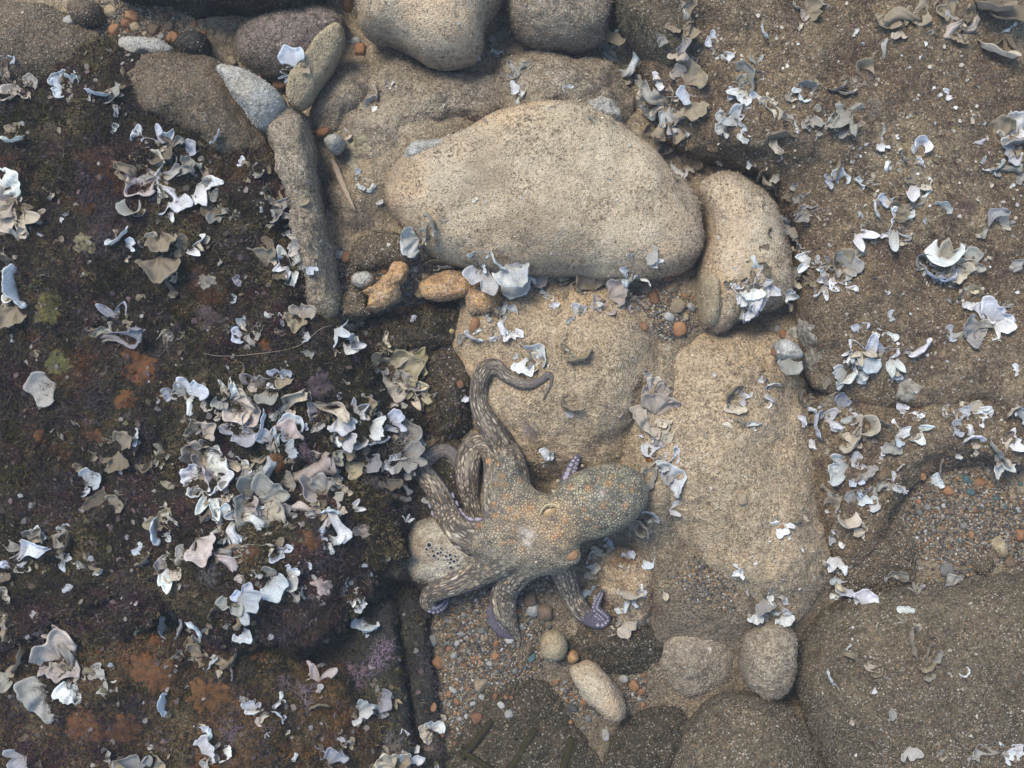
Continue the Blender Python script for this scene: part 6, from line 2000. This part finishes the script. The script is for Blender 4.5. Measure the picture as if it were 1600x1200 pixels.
# ------------------------------------------------------------------ odd things
m = NT('weathered_stick')
m.done(m.mix(m.noise(m.mapped(m.coord(), (1, 1, 1)), 140, 4), (.2, .15, .11), (.34, .27, .2)), .9, None, .1)
M['stick'] = m.mat
m = NT('olive_bar')
m.done(m.mix(m.noise(m.coord(), 70, 4), (.012, .012, .007), (.042, .034, .013)), .8, m.bump(m.noise(m.coord(), 200, 3), .3, .002), .1)
M['olive'] = m.mat
m = NT('lit_brown_edge')
m.done(m.mix(m.noise(m.coord(), 90, 4), (.05, .032, .02), (.13, .08, .05)), .6, None, .3)  # paler brown strip; the bar's lit face is put into its colour
M['edge'] = m.mat


def on_ground(pts, m_, lift):
    c = smooth_open(np.array([[a, b, 0] for a, b in pts], float), m_)
    return np.array([hit(q[0], q[1])[0] + np.array([0, 0, lift]) for q in c])


cs = on_ground([(521, 250), (528, 268), (537, 290), (545, 308), (556, 330)], 24, .004)
ker = np.exp(-.5 * ((np.arange(24)[:, None] - np.arange(24)[None]) / 4.0) ** 2); cs[:, 2] = (ker @ cs[:, 2]) / ker.sum(1) + .004
v, f = tube(cs, .0055 * np.interp(np.linspace(0, 1, 24), [0, .15, .6, 1], [.5, 1, .9, .25]) * (1 + .1 * np.sin(np.arange(24) * 1.7)), 10)
o = add('stick', mesh_np('stick', v - cs[0], f, mat=M['stick']), None, cs[0]); tag(o, 'slender tan stick lying on the rubble right of the long slab', 'stick')
cs = on_ground([(318, 552), (340, 556), (370, 556), (410, 552), (450, 546), (475, 536), (500, 515), (520, 508)], 60, .0035)
v, f = tube(cs, np.full(60, .00045), 5)
o = add('strand', mesh_np('strand', v - cs[0], f, mat=M['stick']), None, cs[0]); tag(o, 'thin pale hair like strand trailing over the dark left rock', 'strand')


def bar(label, a, b, width, edge_side=1, foot=None):
    la, lb = hit(*a)[0], hit(*b)[0]
    d = lb - la; L = np.linalg.norm(d[:2])
    ang = math.atan2(d[1], d[0])
    w, h = width / 1000 * .8, .007
    t = empty('bar', la); tag(t, label, 'bar', 'dark olive bars at the bottom edge')
    # bevelled profile swept along the bar, rounded far end
    prof = np.array([(-w, 0), (-w, h * .7), (-w * .7, h), (w * .55, h), (w * .8, h * .75), (w * .8, 0)])
    xs = np.r_[-L * .1, 0, L * .5, L * .93, L * .985, L]
    sc = np.r_[1, 1, 1, 1, .85, .5]
    V = np.array([[(x, p[0] * s_, p[1] * (0.7 + .3 * s_)) for p in prof] for x, s_ in zip(xs, sc)]).reshape(-1, 3)
    R = np.array([[math.cos(ang), -math.sin(ang), 0], [math.sin(ang), math.cos(ang), 0], [0, 0, 1]])
    k = len(prof)
    ii = (np.arange(len(xs) - 1)[:, None] * k + np.arange(k)[None]).ravel(); i2 = (np.arange(len(xs) - 1)[:, None] * k + (np.arange(k)[None] + 1) % k).ravel()
    q = np.stack([ii, ii + k, i2 + k, i2], 1)
    tri = np.vstack([q[:, [0, 1, 2]], q[:, [0, 2, 3]], [((len(xs) - 1) * k + 0, (len(xs) - 1) * k + j, (len(xs) - 1) * k + j + 1) for j in range(1, k - 1)]])
    V = V @ R.T
    slope = d[2] / L
    V[:, 2] += slope * (V[:, :2] @ np.array([math.cos(ang), math.sin(ang)])) + .003
    add('beam', mesh_np('beam', V, tri, smooth=False, mat=M['olive']), t)
    e = np.array([[(x, y, z) for y, z in [(w * .81, 0), (w * .81, h * .7), (w * 1.25, h * .5), (w * 1.3, 0)]] for x in (0, L * .3, L * .7, L * .97)]).reshape(-1, 3) * np.array([1, edge_side * -1, 1])
    if edge_side > 0: pass
    e = e @ R.T
    e[:, 2] += slope * (e[:, :2] @ np.array([math.cos(ang), math.sin(ang)])) + .003
    k = 4
    ii = (np.arange(3)[:, None] * k + np.arange(k)[None]).ravel(); i2 = (np.arange(3)[:, None] * k + (np.arange(k)[None] + 1) % k).ravel()
    q = np.stack([ii, i2, i2 + k, ii + k], 1)
    tri = np.vstack([q[:, [0, 1, 2]], q[:, [0, 2, 3]], [(0, 2, 1), (0, 3, 2), (12, 13, 14), (12, 14, 15)]])
    add('edge', mesh_np('edge', e, tri, smooth=False, mat=M['edge']), t)
    return t


bar('leftmost dark olive bar at the bottom edge leaning to the right', (726, 1177), (768, 1124), 6)
bar('short brown bar joining the foot of the leftmost olive bar', (724, 1172), (772, 1202), 6)
bar('middle dark olive bar of the bottom edge', (790, 1210), (836, 1137), 7)
bar('rightmost dark olive bar with a pinkish brown edge', (872, 1222), (894, 1151), 8)
# ------------------------------------------------------------------ the water's haze
m = bpy.data.materials.new('water_haze')
m.use_nodes = True
m.node_tree.nodes.clear()
o_ = m.node_tree.nodes.new('ShaderNodeOutputMaterial')
v_ = m.node_tree.nodes.new('ShaderNodeVolumePrincipled')
v_.inputs['Color'].default_value = (.72, .82, .90, 1)
v_.inputs['Density'].default_value = 0.019
v_.inputs['Anisotropy'].default_value = 0.2
m.node_tree.links.new(v_.outputs[0], o_.inputs['Volume'])
hx, z0, z1_ = 7.0, -1.3, CAM_H + 0.15
hv = np.array([(x, y, z) for z in (z0, z1_) for y in (-hx, hx) for x in (-hx, hx)])
hf = np.array([(0, 2, 3, 1), (4, 5, 7, 6), (0, 1, 5, 4), (2, 6, 7, 3), (0, 4, 6, 2), (1, 3, 7, 5)])
hz = add('haze', mesh_np('haze', hv, hf, smooth=False, mat=m))
tag(hz, kind='stuff')
